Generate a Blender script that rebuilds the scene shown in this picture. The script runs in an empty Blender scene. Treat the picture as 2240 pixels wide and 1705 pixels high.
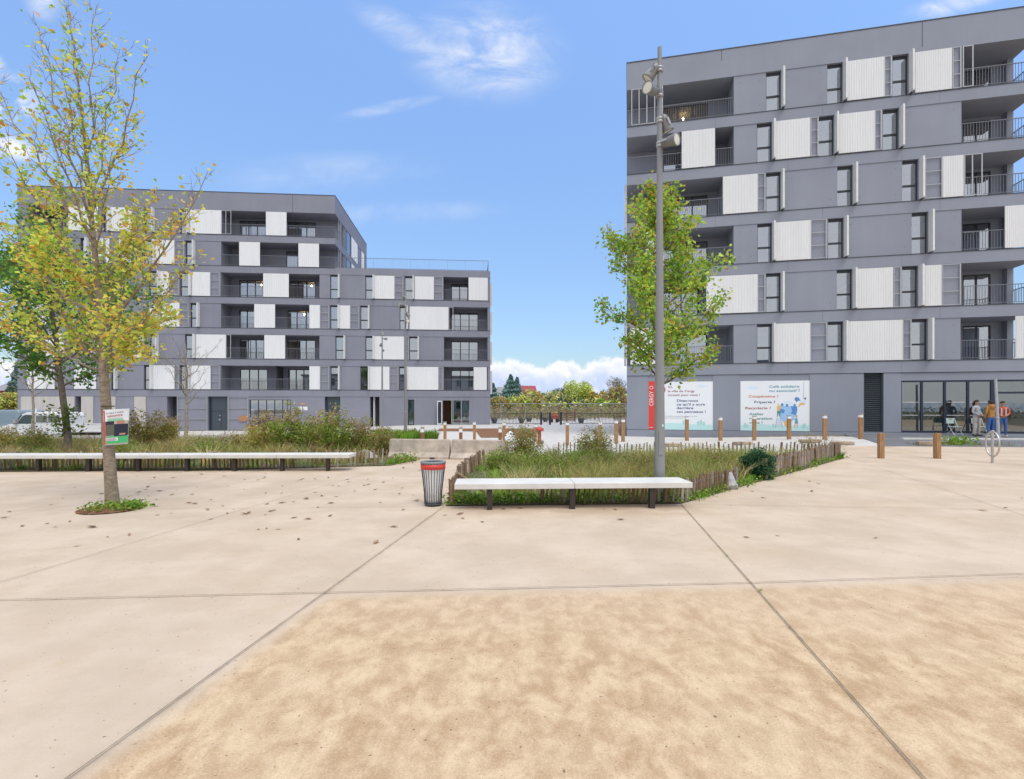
import bpy, bmesh, math, random
import numpy as np
from mathutils import Vector, Matrix
R = math.radians
SC = bpy.context.scene
COL = SC.collection
EYE, F, CX, HZ = 1.78, 1130.0, 1120.0, 887.0      # camera height, focal length in photo pixels, centre column, horizon row
rng = np.random.default_rng(7)
random.seed(7)

# ------------------------------------------------------------------ terrain
def sm(t):
    t = min(1.0, max(0.0, t)); return t*t*(3-2*t)
def gh(x, y):
    """height of the ground: flat plaza, a slight rise to the shop front, a dip towards the street"""
    return .26*sm((x-9)/8)*sm((y-19)/5) - .47*sm((-x-7)/14)*sm((y-21)/11)
def gp(px, py):
    Y = F*EYE/(py-HZ)
    for _ in range(12):
        X = (px-CX)/F*Y
        Y = .5*Y + .5*F*(EYE-gh(X, Y))/(py-HZ)
    return ((px-CX)/F*Y, Y)
def at(px, py, Y):
    return Vector(((px-CX)/F*Y, Y, EYE-(py-HZ)/F*Y))
def gv(x, y, dz=0): return Vector((x, y, gh(x, y)+dz))

# ------------------------------------------------------------------ materials
def lin(c):
    return tuple(((v/255)/12.92 if v/255 <= .04045 else ((v/255+.055)/1.055)**2.4) for v in c)
MATS = {}
def mat(name, col, rough=.6, metal=0, noise=0, nscale=4, bump=0, bscale=40, spec=.5, stretch=None, emit=None):
    if name in MATS: return MATS[name]
    m = bpy.data.materials.new(name); m.use_nodes = True
    nt = m.node_tree; b = nt.nodes['Principled BSDF']
    b.inputs['Base Color'].default_value = (*col, 1)
    b.inputs['Roughness'].default_value = rough
    b.inputs['Metallic'].default_value = metal
    b.inputs['Specular IOR Level'].default_value = spec
    tc = nt.nodes.new('ShaderNodeTexCoord')
    vec = tc.outputs['Object']
    if stretch:
        mp = nt.nodes.new('ShaderNodeMapping'); mp.inputs['Scale'].default_value = stretch
        nt.links.new(vec, mp.inputs['Vector']); vec = mp.outputs[0]
    if noise:
        n = nt.nodes.new('ShaderNodeTexNoise'); n.inputs['Scale'].default_value = nscale; n.inputs['Detail'].default_value = 6
        n.inputs['Roughness'].default_value = .6
        nt.links.new(vec, n.inputs['Vector'])
        r = nt.nodes.new('ShaderNodeMapRange'); r.inputs['From Min'].default_value = .3; r.inputs['From Max'].default_value = .7
        r.inputs['To Min'].default_value = 1-noise; r.inputs['To Max'].default_value = 1+noise
        nt.links.new(n.outputs['Fac'], r.inputs['Value'])
        mx = nt.nodes.new('ShaderNodeVectorMath'); mx.operation = 'SCALE'
        mx.inputs[0].default_value = col
        nt.links.new(r.outputs[0], mx.inputs['Scale'])
        nt.links.new(mx.outputs[0], b.inputs['Base Color'])
    if bump:
        n2 = nt.nodes.new('ShaderNodeTexNoise'); n2.inputs['Scale'].default_value = bscale; n2.inputs['Detail'].default_value = 4
        nt.links.new(vec, n2.inputs['Vector'])
        bp = nt.nodes.new('ShaderNodeBump'); bp.inputs['Strength'].default_value = bump; bp.inputs['Distance'].default_value = .02
        nt.links.new(n2.outputs['Fac'], bp.inputs['Height']); nt.links.new(bp.outputs[0], b.inputs['Normal'])
    if emit:
        b.inputs['Emission Color'].default_value = (*emit[0], 1); b.inputs['Emission Strength'].default_value = emit[1]
    MATS[name] = m
    return m

def leaf_mat(name, trans=.35, rough=.55):
    """foliage: each leaf carries its own pigment in the attribute 'tint'"""
    m = bpy.data.materials.new(name); m.use_nodes = True
    nt = m.node_tree; b = nt.nodes['Principled BSDF']; out = nt.nodes['Material Output']
    a = nt.nodes.new('ShaderNodeAttribute'); a.attribute_name = 'tint'
    nt.links.new(a.outputs['Color'], b.inputs['Base Color']); b.inputs['Roughness'].default_value = rough
    b.inputs['Specular IOR Level'].default_value = .3
    t = nt.nodes.new('ShaderNodeBsdfTranslucent'); nt.links.new(a.outputs['Color'], t.inputs['Color'])
    mx = nt.nodes.new('ShaderNodeMixShader'); mx.inputs[0].default_value = trans
    nt.links.new(b.outputs[0], mx.inputs[1]); nt.links.new(t.outputs[0], mx.inputs[2]); nt.links.new(mx.outputs[0], out.inputs['Surface'])
    MATS[name] = m
    return m

def glass_mat(name, refl=.4, tint=(.8, .85, .85), rough=.0):
    m = bpy.data.materials.new(name); m.use_nodes = True
    nt = m.node_tree; out = nt.nodes['Material Output']; nt.nodes.remove(nt.nodes['Principled BSDF'])
    t = nt.nodes.new('ShaderNodeBsdfTransparent'); t.inputs[0].default_value = (*tint, 1)
    g = nt.nodes.new('ShaderNodeBsdfGlossy'); g.inputs['Roughness'].default_value = rough; g.inputs[0].default_value = (.93, .93, .97, 1)
    mx = nt.nodes.new('ShaderNodeMixShader')
    lw = nt.nodes.new('ShaderNodeLayerWeight'); lw.inputs[0].default_value = .3
    ma = nt.nodes.new('ShaderNodeMath'); ma.operation = 'MULTIPLY_ADD'; ma.inputs[1].default_value = 1-refl; ma.inputs[2].default_value = refl
    nt.links.new(lw.outputs['Fresnel'], ma.inputs[0]); nt.links.new(ma.outputs[0], mx.inputs[0])
    nt.links.new(t.outputs[0], mx.inputs[1]); nt.links.new(g.outputs[0], mx.inputs[2]); nt.links.new(mx.outputs[0], out.inputs['Surface'])
    MATS[name] = m
    return m

def concrete_mat(name, col, amp=.1, streak=.06, rough=.75):
    """painted concrete: broad clouds plus faint vertical run-off streaks"""
    m = mat(name, col, rough)
    nt = m.node_tree; b = nt.nodes['Principled BSDF']
    tc = [n for n in nt.nodes if n.type == 'TEX_COORD'][0]
    def nz(scale, st, detail=5):
        mp = nt.nodes.new('ShaderNodeMapping'); mp.inputs['Scale'].default_value = st
        nt.links.new(tc.outputs['Object'], mp.inputs['Vector'])
        n = nt.nodes.new('ShaderNodeTexNoise'); n.inputs['Scale'].default_value = scale; n.inputs['Detail'].default_value = detail
        nt.links.new(mp.outputs[0], n.inputs['Vector']); return n.outputs['Fac']
    def rng_(o, a):
        r = nt.nodes.new('ShaderNodeMapRange'); r.inputs['From Min'].default_value = .3; r.inputs['From Max'].default_value = .7
        r.inputs['To Min'].default_value = 1-a; r.inputs['To Max'].default_value = 1+a
        nt.links.new(o, r.inputs['Value']); return r.outputs[0]
    a = rng_(nz(.45, (1, 1, 1), 6), amp); s = rng_(nz(1.6, (1.6, 1.6, .12), 4), streak)
    f = nt.nodes.new('ShaderNodeMath'); f.operation = 'MULTIPLY'; nt.links.new(a, f.inputs[0]); nt.links.new(s, f.inputs[1])
    v = nt.nodes.new('ShaderNodeVectorMath'); v.operation = 'SCALE'; v.inputs[0].default_value = col
    nt.links.new(f.outputs[0], v.inputs['Scale']); nt.links.new(v.outputs[0], b.inputs['Base Color'])
    return m

# ------------------------------------------------------------------ mesh building
class MB:
    def __init__(s): s.v = []; s.f = []; s.m = []; s.s = []
    def add(s, V, Fc, m=0, smooth=False):
        o = len(s.v); s.v.extend([tuple(p) for p in V])
        for f in Fc: s.f.append([i+o for i in f]); s.m.append(m); s.s.append(smooth)
        return s
    def box(s, a, b, m=0, M=None):
        x0, y0, z0 = a; x1, y1, z1 = b
        if x0 > x1: x0, x1 = x1, x0
        if y0 > y1: y0, y1 = y1, y0
        if z0 > z1: z0, z1 = z1, z0
        V = [Vector(p) for p in ((x0,y0,z0),(x1,y0,z0),(x1,y1,z0),(x0,y1,z0),(x0,y0,z1),(x1,y0,z1),(x1,y1,z1),(x0,y1,z1))]
        if M is not None: V = [M @ p for p in V]
        return s.add(V, [(3,2,1,0),(4,5,6,7),(0,1,5,4),(1,2,6,5),(2,3,7,6),(3,0,4,7)], m)
    def tube(s, pts, rads, n=8, m=0, smooth=True, cap=True):
        pts = [Vector(p) for p in pts]
        if not hasattr(rads, '__len__'): rads = [rads]*len(pts)
        V = []; prev = None
        for i, p in enumerate(pts):
            d = (pts[min(i+1, len(pts)-1)]-pts[max(i-1, 0)])
            if d.length < 1e-9: d = Vector((0, 0, 1))
            d.normalize()
            if prev is None:
                a = d.cross(Vector((0, 1, 0))) if abs(d.y) < .9 else d.cross(Vector((1, 0, 0)))
            else: a = prev - d*prev.dot(d)
            a.normalize(); prev = a; b = d.cross(a)
            for k in range(n):
                t = 2*math.pi*k/n
                V.append(p + (a*math.cos(t)+b*math.sin(t))*rads[i])
        Fc = []
        for i in range(len(pts)-1):
            for k in range(n):
                k2 = (k+1) % n
                Fc.append((i*n+k, i*n+k2, (i+1)*n+k2, (i+1)*n+k))
        s.add(V, Fc, m, smooth)
        if cap:
            s.add(V[:n], [tuple(range(n-1, -1, -1))], m); s.add(V[-n:], [tuple(range(n))], m)
        return s
    def ring(s, c, r, rad, ax='z', n=24, k=6, m=0, M=None):
        V = []; Fc = []
        for i in range(n):
            a = 2*math.pi*i/n
            for j in range(k):
                b = 2*math.pi*j/k
                q = Vector(((r+rad*math.cos(b))*math.cos(a), (r+rad*math.cos(b))*math.sin(a), rad*math.sin(b)))
                if ax == 'y': q = Vector((q.x, q.z, q.y))
                if ax == 'x': q = Vector((q.z, q.x, q.y))
                q = q + Vector(c)
                V.append(M @ q if M is not None else q)
                Fc.append((i*k+j, ((i+1) % n)*k+j, ((i+1) % n)*k+(j+1) % k, i*k+(j+1) % k))
        return s.add(V, Fc, m, True)
    def lathe(s, prof, n=24, m=0, M=None, smooth=True):
        V = []
        for r, z in prof:
            for k in range(n):
                t = 2*math.pi*k/n; q = Vector((r*math.cos(t), r*math.sin(t), z))
                V.append(M @ q if M is not None else q)
        Fc = [(i*n+k, i*n+(k+1) % n, (i+1)*n+(k+1) % n, (i+1)*n+k) for i in range(len(prof)-1) for k in range(n)]
        return s.add(V, Fc, m, smooth)
    def prism(s, poly, y0, y1, m=0, M=None):
        """polygon in the x-z plane pushed from y0 to y1"""
        n = len(poly)
        V = [Vector((x, y0, z)) for x, z in poly]+[Vector((x, y1, z)) for x, z in poly]
        if M is not None: V = [M @ p for p in V]
        return s.add(V, [tuple(range(n)), tuple(range(2*n-1, n-1, -1))]+[(i, i+n, (i+1) % n+n, (i+1) % n) for i in range(n)], m)
    def build(s, name, mats, parent=None, loc=None, bevel=0):
        me = bpy.data.meshes.new(name)
        me.from_pydata(s.v, [], s.f)
        if not isinstance(mats, (list, tuple)): mats = [mats]
        for q in mats: me.materials.append(q)
        me.polygons.foreach_set('material_index', s.m); me.polygons.foreach_set('use_smooth', s.s)
        me.validate(); me.update()
        bm = bmesh.new(); bm.from_mesh(me); bmesh.ops.recalc_face_normals(bm, faces=bm.faces); bm.to_mesh(me); bm.free()
        o = bpy.data.objects.new(name, me); COL.objects.link(o)
        if parent is not None: o.parent = parent
        if loc is not None: o.location = loc
        if bevel:
            b = o.modifiers.new('bevel', 'BEVEL'); b.width = bevel; b.segments = 2; b.limit_method = 'ANGLE'
        return o

def raw_mesh(name, V, Fc, mats, parent=None, tint=None, loc=None, midx=None):
    """V (n,3) array, Fc (k,m) array, tint (n,3) pigment per vertex"""
    me = bpy.data.meshes.new(name)
    V = np.asarray(V, np.float32); Fc = np.asarray(Fc, np.int32)
    k, mm = Fc.shape
    me.vertices.add(len(V)); me.vertices.foreach_set('co', V.ravel())
    me.loops.add(k*mm); me.loops.foreach_set('vertex_index', Fc.ravel())
    me.polygons.add(k); me.polygons.foreach_set('loop_start', np.arange(k, dtype=np.int32)*mm)
    if not isinstance(mats, (list, tuple)): mats = [mats]
    for q in mats: me.materials.append(q)
    if midx is not None: me.polygons.foreach_set('material_index', np.asarray(midx, np.int32))
    me.update(calc_edges=True)
    if tint is not None:
        a = me.color_attributes.new('tint', 'FLOAT_COLOR', 'POINT')
        a.data.foreach_set('color', np.c_[tint, np.ones(len(V))].astype(np.float32).ravel())
    o = bpy.data.objects.new(name, me); COL.objects.link(o)
    if parent is not None: o.parent = parent
    if loc is not None: o.location = loc
    return o

def tag(o, label=None, cat=None, group=None, kind=None):
    if label: o['label'] = label
    if cat: o['category'] = cat
    if group: o['group'] = group
    if kind: o['kind'] = kind
    return o
def thing(name, label, cat, loc=(0, 0, 0), rz=0, group=None):
    o = bpy.data.objects.new(name, None); COL.objects.link(o); o.empty_display_size = .2
    o.location = loc; o.rotation_euler = (0, 0, rz)
    return tag(o, label, cat, group)
def copy_tree(o, parent=None, label=None):
    c = o.copy(); COL.objects.link(c)
    if parent is not None: c.parent = parent
    if label: c['label'] = label
    for ch in list(o.children): copy_tree(ch, c)
    return c

def unit(n):
    v = rng.normal(size=(n, 3)); return v/np.linalg.norm(v, axis=1)[:, None]
def leaf_cloud(name, C, size, tint, m, parent=None, droop=.3, aspect=.62, loc=None, up=0.0):
    """one rhombic, slightly folded leaf at every centre"""
    C = np.asarray(C, float); n = len(C)
    size = np.broadcast_to(size, (n,)).astype(float)[:, None]
    a = unit(n); a[:, 2] = a[:, 2]*.7-droop+up; a /= np.linalg.norm(a, axis=1)[:, None]
    b = np.cross(a, unit(n)); b /= np.linalg.norm(b, axis=1)[:, None]
    nn = np.cross(a, b)
    V = np.stack([C-a*size*.5, C-a*size*.08+b*size*aspect*.5+nn*size*.1, C+a*size*.5, C-a*size*.08-b*size*aspect*.5+nn*size*.1], 1).reshape(-1, 3)
    Fc = np.arange(n*4).reshape(n, 4)
    return raw_mesh(name, V, Fc, m, parent, np.repeat(np.asarray(tint, float), 4, 0), loc)
def pick(n, cols, w=None, jit=.18):
    cols = np.array(cols, float); w = None if w is None else np.array(w, float)/sum(w)
    c = cols[rng.choice(len(cols), n, p=w)]
    return np.clip(c*(1+rng.normal(0, jit, (n, 1)))*(1+rng.normal(0, .06, (n, 3))), .004, .9)

def blades(name, P, H, W, lean, tint, m, parent=None, az=None):
    """bent grass blades: root positions P (n,3), heights H, widths W"""
    n = len(P); P = np.asarray(P, float)
    if az is None: az = rng.uniform(0, 2*np.pi, n)
    d = np.c_[np.cos(az), np.sin(az), np.zeros(n)]
    wz = rng.uniform(0, 2*np.pi, n); w = np.c_[np.cos(wz), np.sin(wz), np.zeros(n)]*W[:, None]*.5
    l = (lean*rng.uniform(.2, 1.3, n)*H)[:, None]; up = np.array([0, 0, 1.])
    p1 = P+up*(H*.55)[:, None]+d*l*.3; p2 = P+up*(H*.95)[:, None]+d*l
    V = np.stack([P-w, P+w, p1-w*.8, p1+w*.8, p2-w*.15, p2+w*.15], 1).reshape(-1, 3)
    o = np.arange(n)[:, None]*6
    Fc = np.concatenate([o+np.array([0, 1, 3, 2]), o+np.array([2, 3, 5, 4])])
    return raw_mesh(name, V, Fc, m, parent, np.repeat(tint, 6, 0))

def sheet(name, poly, off, mats, cell=1.0, kind='structure', extra=None):
    """a ground covering: polygon cut on a grid and draped over the terrain"""
    bm = bmesh.new()
    bm.faces.new([bm.verts.new((x, y, 0)) for x, y in poly])
    xs = [p[0] for p in poly]; ys = [p[1] for p in poly]
    def cut(lo, hi, no):
        k = math.ceil(lo/cell)
        while k*cell < hi:
            c = k*cell
            co = (c, 0, 0) if no == 0 else (0, c, 0)
            bmesh.ops.bisect_plane(bm, geom=bm.verts[:]+bm.edges[:]+bm.faces[:], plane_co=co, plane_no=(1, 0, 0) if no == 0 else (0, 1, 0))
            k += 1
    if cell: cut(min(xs), max(xs), 0); cut(min(ys), max(ys), 1)
    for v in bm.verts: v.co.z = gh(v.co.x, v.co.y)+off
    bmesh.ops.triangulate(bm, faces=[f for f in bm.faces if len(f.verts) > 4])
    for f in bm.faces:
        f.normal_update()
        if f.normal.z < 0: f.normal_flip()
    me = bpy.data.meshes.new(name)
    if extra:
        for V, mi in extra:                      # thin strips laid on top (the sawn joints)
            vs = [bm.verts.new(p) for p in V]; f = bm.faces.new(vs); f.material_index = mi; f.normal_update()
            if f.normal.z < 0: f.normal_flip()
    bm.to_mesh(me); bm.free()
    for q in (mats if isinstance(mats, (list, tuple)) else [mats]): me.materials.append(q)
    o = bpy.data.objects.new(name, me); COL.objects.link(o)
    if kind: o['kind'] = kind
    return o
def inside(poly, x, y):
    x = np.asarray(x); y = np.asarray(y); r = np.zeros(x.shape, bool); n = len(poly)
    for i in range(n):
        x0, y0 = poly[i]; x1, y1 = poly[(i+1) % n]
        c = (y0 > y) != (y1 > y)
        with np.errstate(divide='ignore', invalid='ignore'):
            r ^= c & (x < (x1-x0)*(y-y0)/((y1-y0) if y1 != y0 else 1e-9)+x0)
    return r
def scatter(poly, n):
    xs = [p[0] for p in poly]; ys = [p[1] for p in poly]; out = np.zeros((0, 2))
    while len(out) < n:
        q = np.c_[rng.uniform(min(xs), max(xs), n*2), rng.uniform(min(ys), max(ys), n*2)]
        out = np.r_[out, q[inside(poly, q[:, 0], q[:, 1])]]
    return out[:n]
def drape(q, dz=0): return np.c_[q, np.array([gh(a, b) for a, b in q])+dz]

# ------------------------------------------------------------------ camera, sun, sky
cam = bpy.data.cameras.new('camera'); co = bpy.data.objects.new('camera', cam); COL.objects.link(co)
co.location = (0, 0, EYE); co.rotation_euler = (R(90), 0, 0)
cam.sensor_width = 36; cam.lens = 36*F/2240; cam.shift_y = (HZ-852.5)/2240; cam.clip_end = 3000; cam.clip_start = .05
SC.camera = co
SUN_EL, SUN_AZ = 63, 150        # azimuth clockwise from +Y: over the photographer's right shoulder
sl = bpy.data.lights.new('sun', 'SUN'); so = bpy.data.objects.new('sun', sl); COL.objects.link(so)
sl.energy = 1.3; sl.angle = R(28); sl.color = (1, .96, .9)
sd = Vector((math.sin(R(SUN_AZ))*math.cos(R(SUN_EL)), math.cos(R(SUN_AZ))*math.cos(R(SUN_EL)), math.sin(R(SUN_EL))))
so.rotation_euler = (-sd).to_track_quat('-Z', 'Y').to_euler(); so.location = sd*60

w = bpy.data.worlds.new('World'); SC.world = w; w.use_nodes = True
nt = w.node_tree; nt.nodes.clear()
def N(t, **k):
    n = nt.nodes.new(t)
    for a, b in k.items(): setattr(n, a, b)
    return n
def L(a, b): nt.links.new(a, b)
def M1(op, a, b=None, c=None, clamp=False):
    n = N('ShaderNodeMath', operation=op); n.use_clamp = clamp
    for i, v in enumerate((a, b, c)):
        if v is None: continue
        if isinstance(v, (int, float)): n.inputs[i].default_value = v
        else: L(v, n.inputs[i])
    return n.outputs[0]
def SS(v, a, b):
    n = N('ShaderNodeMapRange', interpolation_type='SMOOTHSTEP')
    n.inputs['From Min'].default_value = a; n.inputs['From Max'].default_value = b; L(v, n.inputs['Value']); return n.outputs[0]
def NZ(vec, scale, detail=5, rough=.55, st=(1, 1, 1), dist=0):
    mp = N('ShaderNodeMapping'); mp.inputs['Scale'].default_value = st; L(vec, mp.inputs['Vector'])
    n = N('ShaderNodeTexNoise'); n.inputs['Scale'].default_value = scale; n.inputs['Detail'].default_value = detail
    n.inputs['Roughness'].default_value = rough; n.inputs['Distortion'].default_value = dist; L(mp.outputs[0], n.inputs['Vector']); return n.outputs['Fac']
out = N('ShaderNodeOutputWorld')
sky = N('ShaderNodeTexSky', sky_type='NISHITA'); sky.sun_disc = False; sky.sun_elevation = R(SUN_EL); sky.sun_rotation = R(SUN_AZ)
sky.air_density = 1.0; sky.dust_density = .6; sky.ozone_density = 1.6; sky.altitude = 100
tc = N('ShaderNodeTexCoord'); D = tc.outputs['Generated']
sp = N('ShaderNodeSeparateXYZ'); L(D, sp.inputs[0]); dx, dy, dz = sp.outputs
front = SS(dy, .02, .12)
ys = M1('MAXIMUM', dy, .05)
tx = M1('DIVIDE', dx, ys); tz = M1('DIVIDE', dz, ys)
cb = N('ShaderNodeCombineXYZ'); L(tx, cb.inputs[0]); L(tz, cb.inputs[1]); T = cb.outputs[0]
def puff(cx, cz, rx, rz, rot=0):
    """soft elliptical region of the sky in front, measured in tangents of azimuth and elevation"""
    a = M1('SUBTRACT', tx, cx); b = M1('SUBTRACT', tz, cz)
    c, s = math.cos(rot), math.sin(rot)
    u = M1('DIVIDE', M1('ADD', M1('MULTIPLY', a, c), M1('MULTIPLY', b, s)), rx)
    v = M1('DIVIDE', M1('SUBTRACT', M1('MULTIPLY', b, c), M1('MULTIPLY', a, s)), rz)
    return SS(M1('SQRT', M1('ADD', M1('MULTIPLY', u, u), M1('MULTIPLY', v, v))), 1.0, .15)
def add(*a):
    r = a[0]
    for q in a[1:]: r = M1('MAXIMUM', r, q)
    return r
wisp = SS(NZ(T, 7, 7, .62, (1, 2.2, 1), .6), .33, .75)
wispb = SS(NZ(T, 3, 6, .6, (1, 1.6, 1), .3), .35, .7)
cirrus = add(M1('MULTIPLY', puff(-.05, .685, .19, .12, -.12), M1('MULTIPLY_ADD', wisp, .85, .06)),
             M1('MULTIPLY', puff(-.19, .71, .16, .045, -.5), M1('MULTIPLY_ADD', wisp, .6, .04)),
             M1('MULTIPLY', puff(-.24, .576, .13, .016, .2), M1('MULTIPLY_ADD', wisp, .45, .06)),
             M1('MULTIPLY', puff(-.38, .45, .30, .05, .05), M1('MULTIPLY', wispb, .3)),
             M1('MULTIPLY', puff(-.25, .37, .3, .03, .04), M1('MULTIPLY', wispb, .35)),
             M1('MULTIPLY', puff(.86, .78, .13, .03, .25), M1('MULTIPLY_ADD', wisp, .9, .1)),
             M1('MULTIPLY', puff(-.91, .78, .05, .04, -.6), M1('MULTIPLY_ADD', wisp, .8, .2)))
lump = NZ(T, 16, 8, .6)
leftc = M1('MULTIPLY', add(puff(-1.0, .59, .12, .075, -.1), puff(-.97, .5, .1, .03, -.3), puff(-1.02, .66, .05, .03)), SS(lump, .38, .56))
cirrus = M1('MULTIPLY', add(cirrus, leftc), .9)
# cumulus bank along the horizon
prof = M1('ADD', M1('MULTIPLY', NZ(T, 4.5, 2, .5, (1, .15, 1)), .11), M1('MULTIPLY', NZ(T, 20, 5, .6), .075))
bank = SS(M1('SUBTRACT', prof, tz), -.004, .01)
bank = M1('MULTIPLY', bank, SS(tz, -.05, .0))
# overcast half of the sky behind the photographer
behind = M1('MULTIPLY', SS(dy, .2, -.35), M1('MULTIPLY_ADD', SS(NZ(D, 2.5, 6, .6), .3, .6), .4, .5))
over = M1('MULTIPLY', SS(dz, .68, .9), .9)
mask = add(M1('MULTIPLY', add(cirrus, bank), front), behind, over)
bgs = N('ShaderNodeBackground'); bgs.inputs[1].default_value = .14
hs = N('ShaderNodeMix', data_type='RGBA', blend_type='MULTIPLY'); hs.inputs['Factor'].default_value = 1
L(sky.outputs[0], hs.inputs['A'])
grd = N('ShaderNodeMapRange'); grd.inputs['From Min'].default_value = .05; grd.inputs['From Max'].default_value = .62
grd.inputs['To Min'].default_value = .68; grd.inputs['To Max'].default_value = 1.72; L(dz, grd.inputs['Value'])
gc = N('ShaderNodeVectorMath', operation='SCALE'); gc.inputs[0].default_value = (.93, 1.0, 1.07); L(grd.outputs[0], gc.inputs['Scale']); L(gc.outputs[0], hs.inputs['B'])
L(hs.outputs['Result'], bgs.inputs[0])
SKYTINT = hs
bgc = N('ShaderNodeBackground')
cs = N('ShaderNodeMix', data_type='RGBA'); cs.inputs['A'].default_value = (.60, .71, .96, 1); cs.inputs['B'].default_value = (1.0, 1.0, 1.02, 1)
edge = SS(M1('SUBTRACT', prof, tz), .05, .0)
L(M1('MAXIMUM', M1('MAXIMUM', SS(NZ(T, 11, 7, .62), .46, .62), edge), SS(tz, .2, .3)), cs.inputs['Factor']); L(cs.outputs['Result'], bgc.inputs[0]); L(M1('MULTIPLY_ADD', over, .75, .80), bgc.inputs[1])
CLOUD = bgc
ms = N('ShaderNodeMixShader'); L(mask, ms.inputs[0]); L(bgs.outputs[0], ms.inputs[1]); L(bgc.outputs[0], ms.inputs[2]); L(ms.outputs[0], out.inputs[0])

SC.view_settings.view_transform = 'Standard'; SC.view_settings.look = 'None'; SC.view_settings.gamma = 1
SC.view_settings.exposure = 0.37
try:
    SC.cycles.use_denoising = True; SC.cycles.max_bounces = 8; SC.cycles.transparent_max_bounces = 16
    SC.cycles.diffuse_bounces = 3; SC.cycles.glossy_bounces = 4; SC.cycles.sample_clamp_indirect = 6
except Exception: pass
# ------------------------------------------------------------------ ground
def plaza_mat():
    m = bpy.data.materials.new('sanded_concrete'); m.use_nodes = True
    nt = m.node_tree; b = nt.nodes['Principled BSDF']; b.inputs['Roughness'].default_value = .85; b.inputs['Specular IOR Level'].default_value = .25
    g = nt.nodes.new('ShaderNodeNewGeometry'); P = g.outputs['Position']
    def mth(op, a, b=None, c=None, cl=False):
        n = nt.nodes.new('ShaderNodeMath'); n.operation = op; n.use_clamp = cl
        for i, v in enumerate((a, b, c)):
            if v is None: continue
            if isinstance(v, (int, float)): n.inputs[i].default_value = v
            else: nt.links.new(v, n.inputs[i])
        return n.outputs[0]
    def nz(scale, det=5, rough=.55, st=(1, 1, 1), dist=0):
        mp = nt.nodes.new('ShaderNodeMapping'); mp.inputs['Scale'].default_value = st; nt.links.new(P, mp.inputs[0])
        n = nt.nodes.new('ShaderNodeTexNoise'); n.inputs['Scale'].default_value = scale; n.inputs['Detail'].default_value = det
        n.inputs['Roughness'].default_value = rough; n.inputs['Distortion'].default_value = dist; nt.links.new(mp.outputs[0], n.inputs[0]); return n.outputs['Fac']
    def ss(v, a, bb):
        n = nt.nodes.new('ShaderNodeMapRange'); n.interpolation_type = 'SMOOTHSTEP'
        n.inputs['From Min'].default_value = a; n.inputs['From Max'].default_value = bb; nt.links.new(v, n.inputs['Value']); return n.outputs[0]
    def mix(f, A, B):
        n = nt.nodes.new('ShaderNodeMix'); n.data_type = 'RGBA'
        nt.links.new(f, n.inputs['Factor'])
        for s, v in (('A', A), ('B', B)):
            if isinstance(v, tuple): n.inputs[s].default_value = (*v, 1)
            else: nt.links.new(v, n.inputs[s])
        return n.outputs['Result']
    sp = nt.nodes.new('ShaderNodeSeparateXYZ'); nt.links.new(P, sp.inputs[0]); x, y, z = sp.outputs
    def side(p, q):           # >0 to the right of the line p -> q
        ex, ey = q[0]-p[0], q[1]-p[1]; l = math.hypot(ex, ey)
        return mth('SUBTRACT', mth('MULTIPLY', mth('SUBTRACT', x, p[0]), ey/l), mth('MULTIPLY', mth('SUBTRACT', y, p[1]), ex/l))
    near = side(gp(1644, 1277), gp(0, 1315)); near = mth('MULTIPLY', near, -1)
    near = side(gp(0, 1315), gp(1644, 1277))
    rightA = side(gp(150, 1705), gp(975, 1106))
    sand = mth('MULTIPLY', ss(near, -.03, .25), ss(rightA, -.02, .2))
    base = mix(ss(nz(.9, 6, .6), .35, .65), (.50, .40, .30), (.585, .475, .365))
    base = mix(mth('MULTIPLY', ss(nz(2.2, 6, .65, (1, 1.4, 1)), .5, .72), .35), base, (.47, .36, .255))
    sandc = mix(ss(nz(5.4, 7, .66, (1, .7, 1), .25), .33, .67), (.42, .275, .153), (.625, .468, .298))
    sandc = mix(mth('MULTIPLY', ss(nz(14, 6, .75, (1, .55, 1)), .45, .68), .4), sandc, (.37, .245, .135))
    sandc = mix(mth('MULTIPLY', ss(nz(1.1, 3, .5), .45, .75), .4), sandc, (.62, .48, .32))
    far = ss(y, 3.2, 5.2)
    sandc = mix(mth('MULTIPLY', far, .4), sandc, (.54, .41, .285))
    # washed sandy veil creeping over the left slab close to the joint
    veil = mth('ADD', mth('MULTIPLY', ss(nz(1.4, 6, .65, (1, 1, 1), .3), .47, .68), mth('MULTIPLY', ss(near, -.2, 1.2), .5)), mth('MULTIPLY', ss(nz(.5, 6, .68), .46, .66), .35))
    c = mix(veil, base, (.49, .365, .24))
    c = mix(sand, c, sandc)
    # patchy browner tone under and in front of the bench
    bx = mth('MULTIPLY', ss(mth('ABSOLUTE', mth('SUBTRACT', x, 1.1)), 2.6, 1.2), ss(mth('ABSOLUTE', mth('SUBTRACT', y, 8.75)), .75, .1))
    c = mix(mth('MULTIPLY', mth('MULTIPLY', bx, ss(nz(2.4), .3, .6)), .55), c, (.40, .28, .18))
    # dirt gathered along the sawn joints
    for (p, q, wd, am) in ((gp(150, 1705), gp(975, 1106), .07, .35), (gp(1490, 1104), gp(2020, 1705), .04, .4), (gp(0, 1315), gp(1644, 1277), .03, .4)):
        dj = mth('ABSOLUTE', side(p, q)); dn = mth('MULTIPLY', ss(dj, wd, .0), ss(nz(3.1, 5, .7), .42, .68))
        c = mix(mth('MULTIPLY', dn, am), c, (.23, .18, .125))
    # hairline scuffs and darker water marks
    sc_ = mth('MULTIPLY', ss(nz(1.7, 8, .8, (1, 3.2, 1), .4), .62, .74), .28)
    c = mix(sc_, c, (.36, .29, .21))
    grain = nz(78, 4, .85)
    grit = ss(grain, .53, .66)
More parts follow.
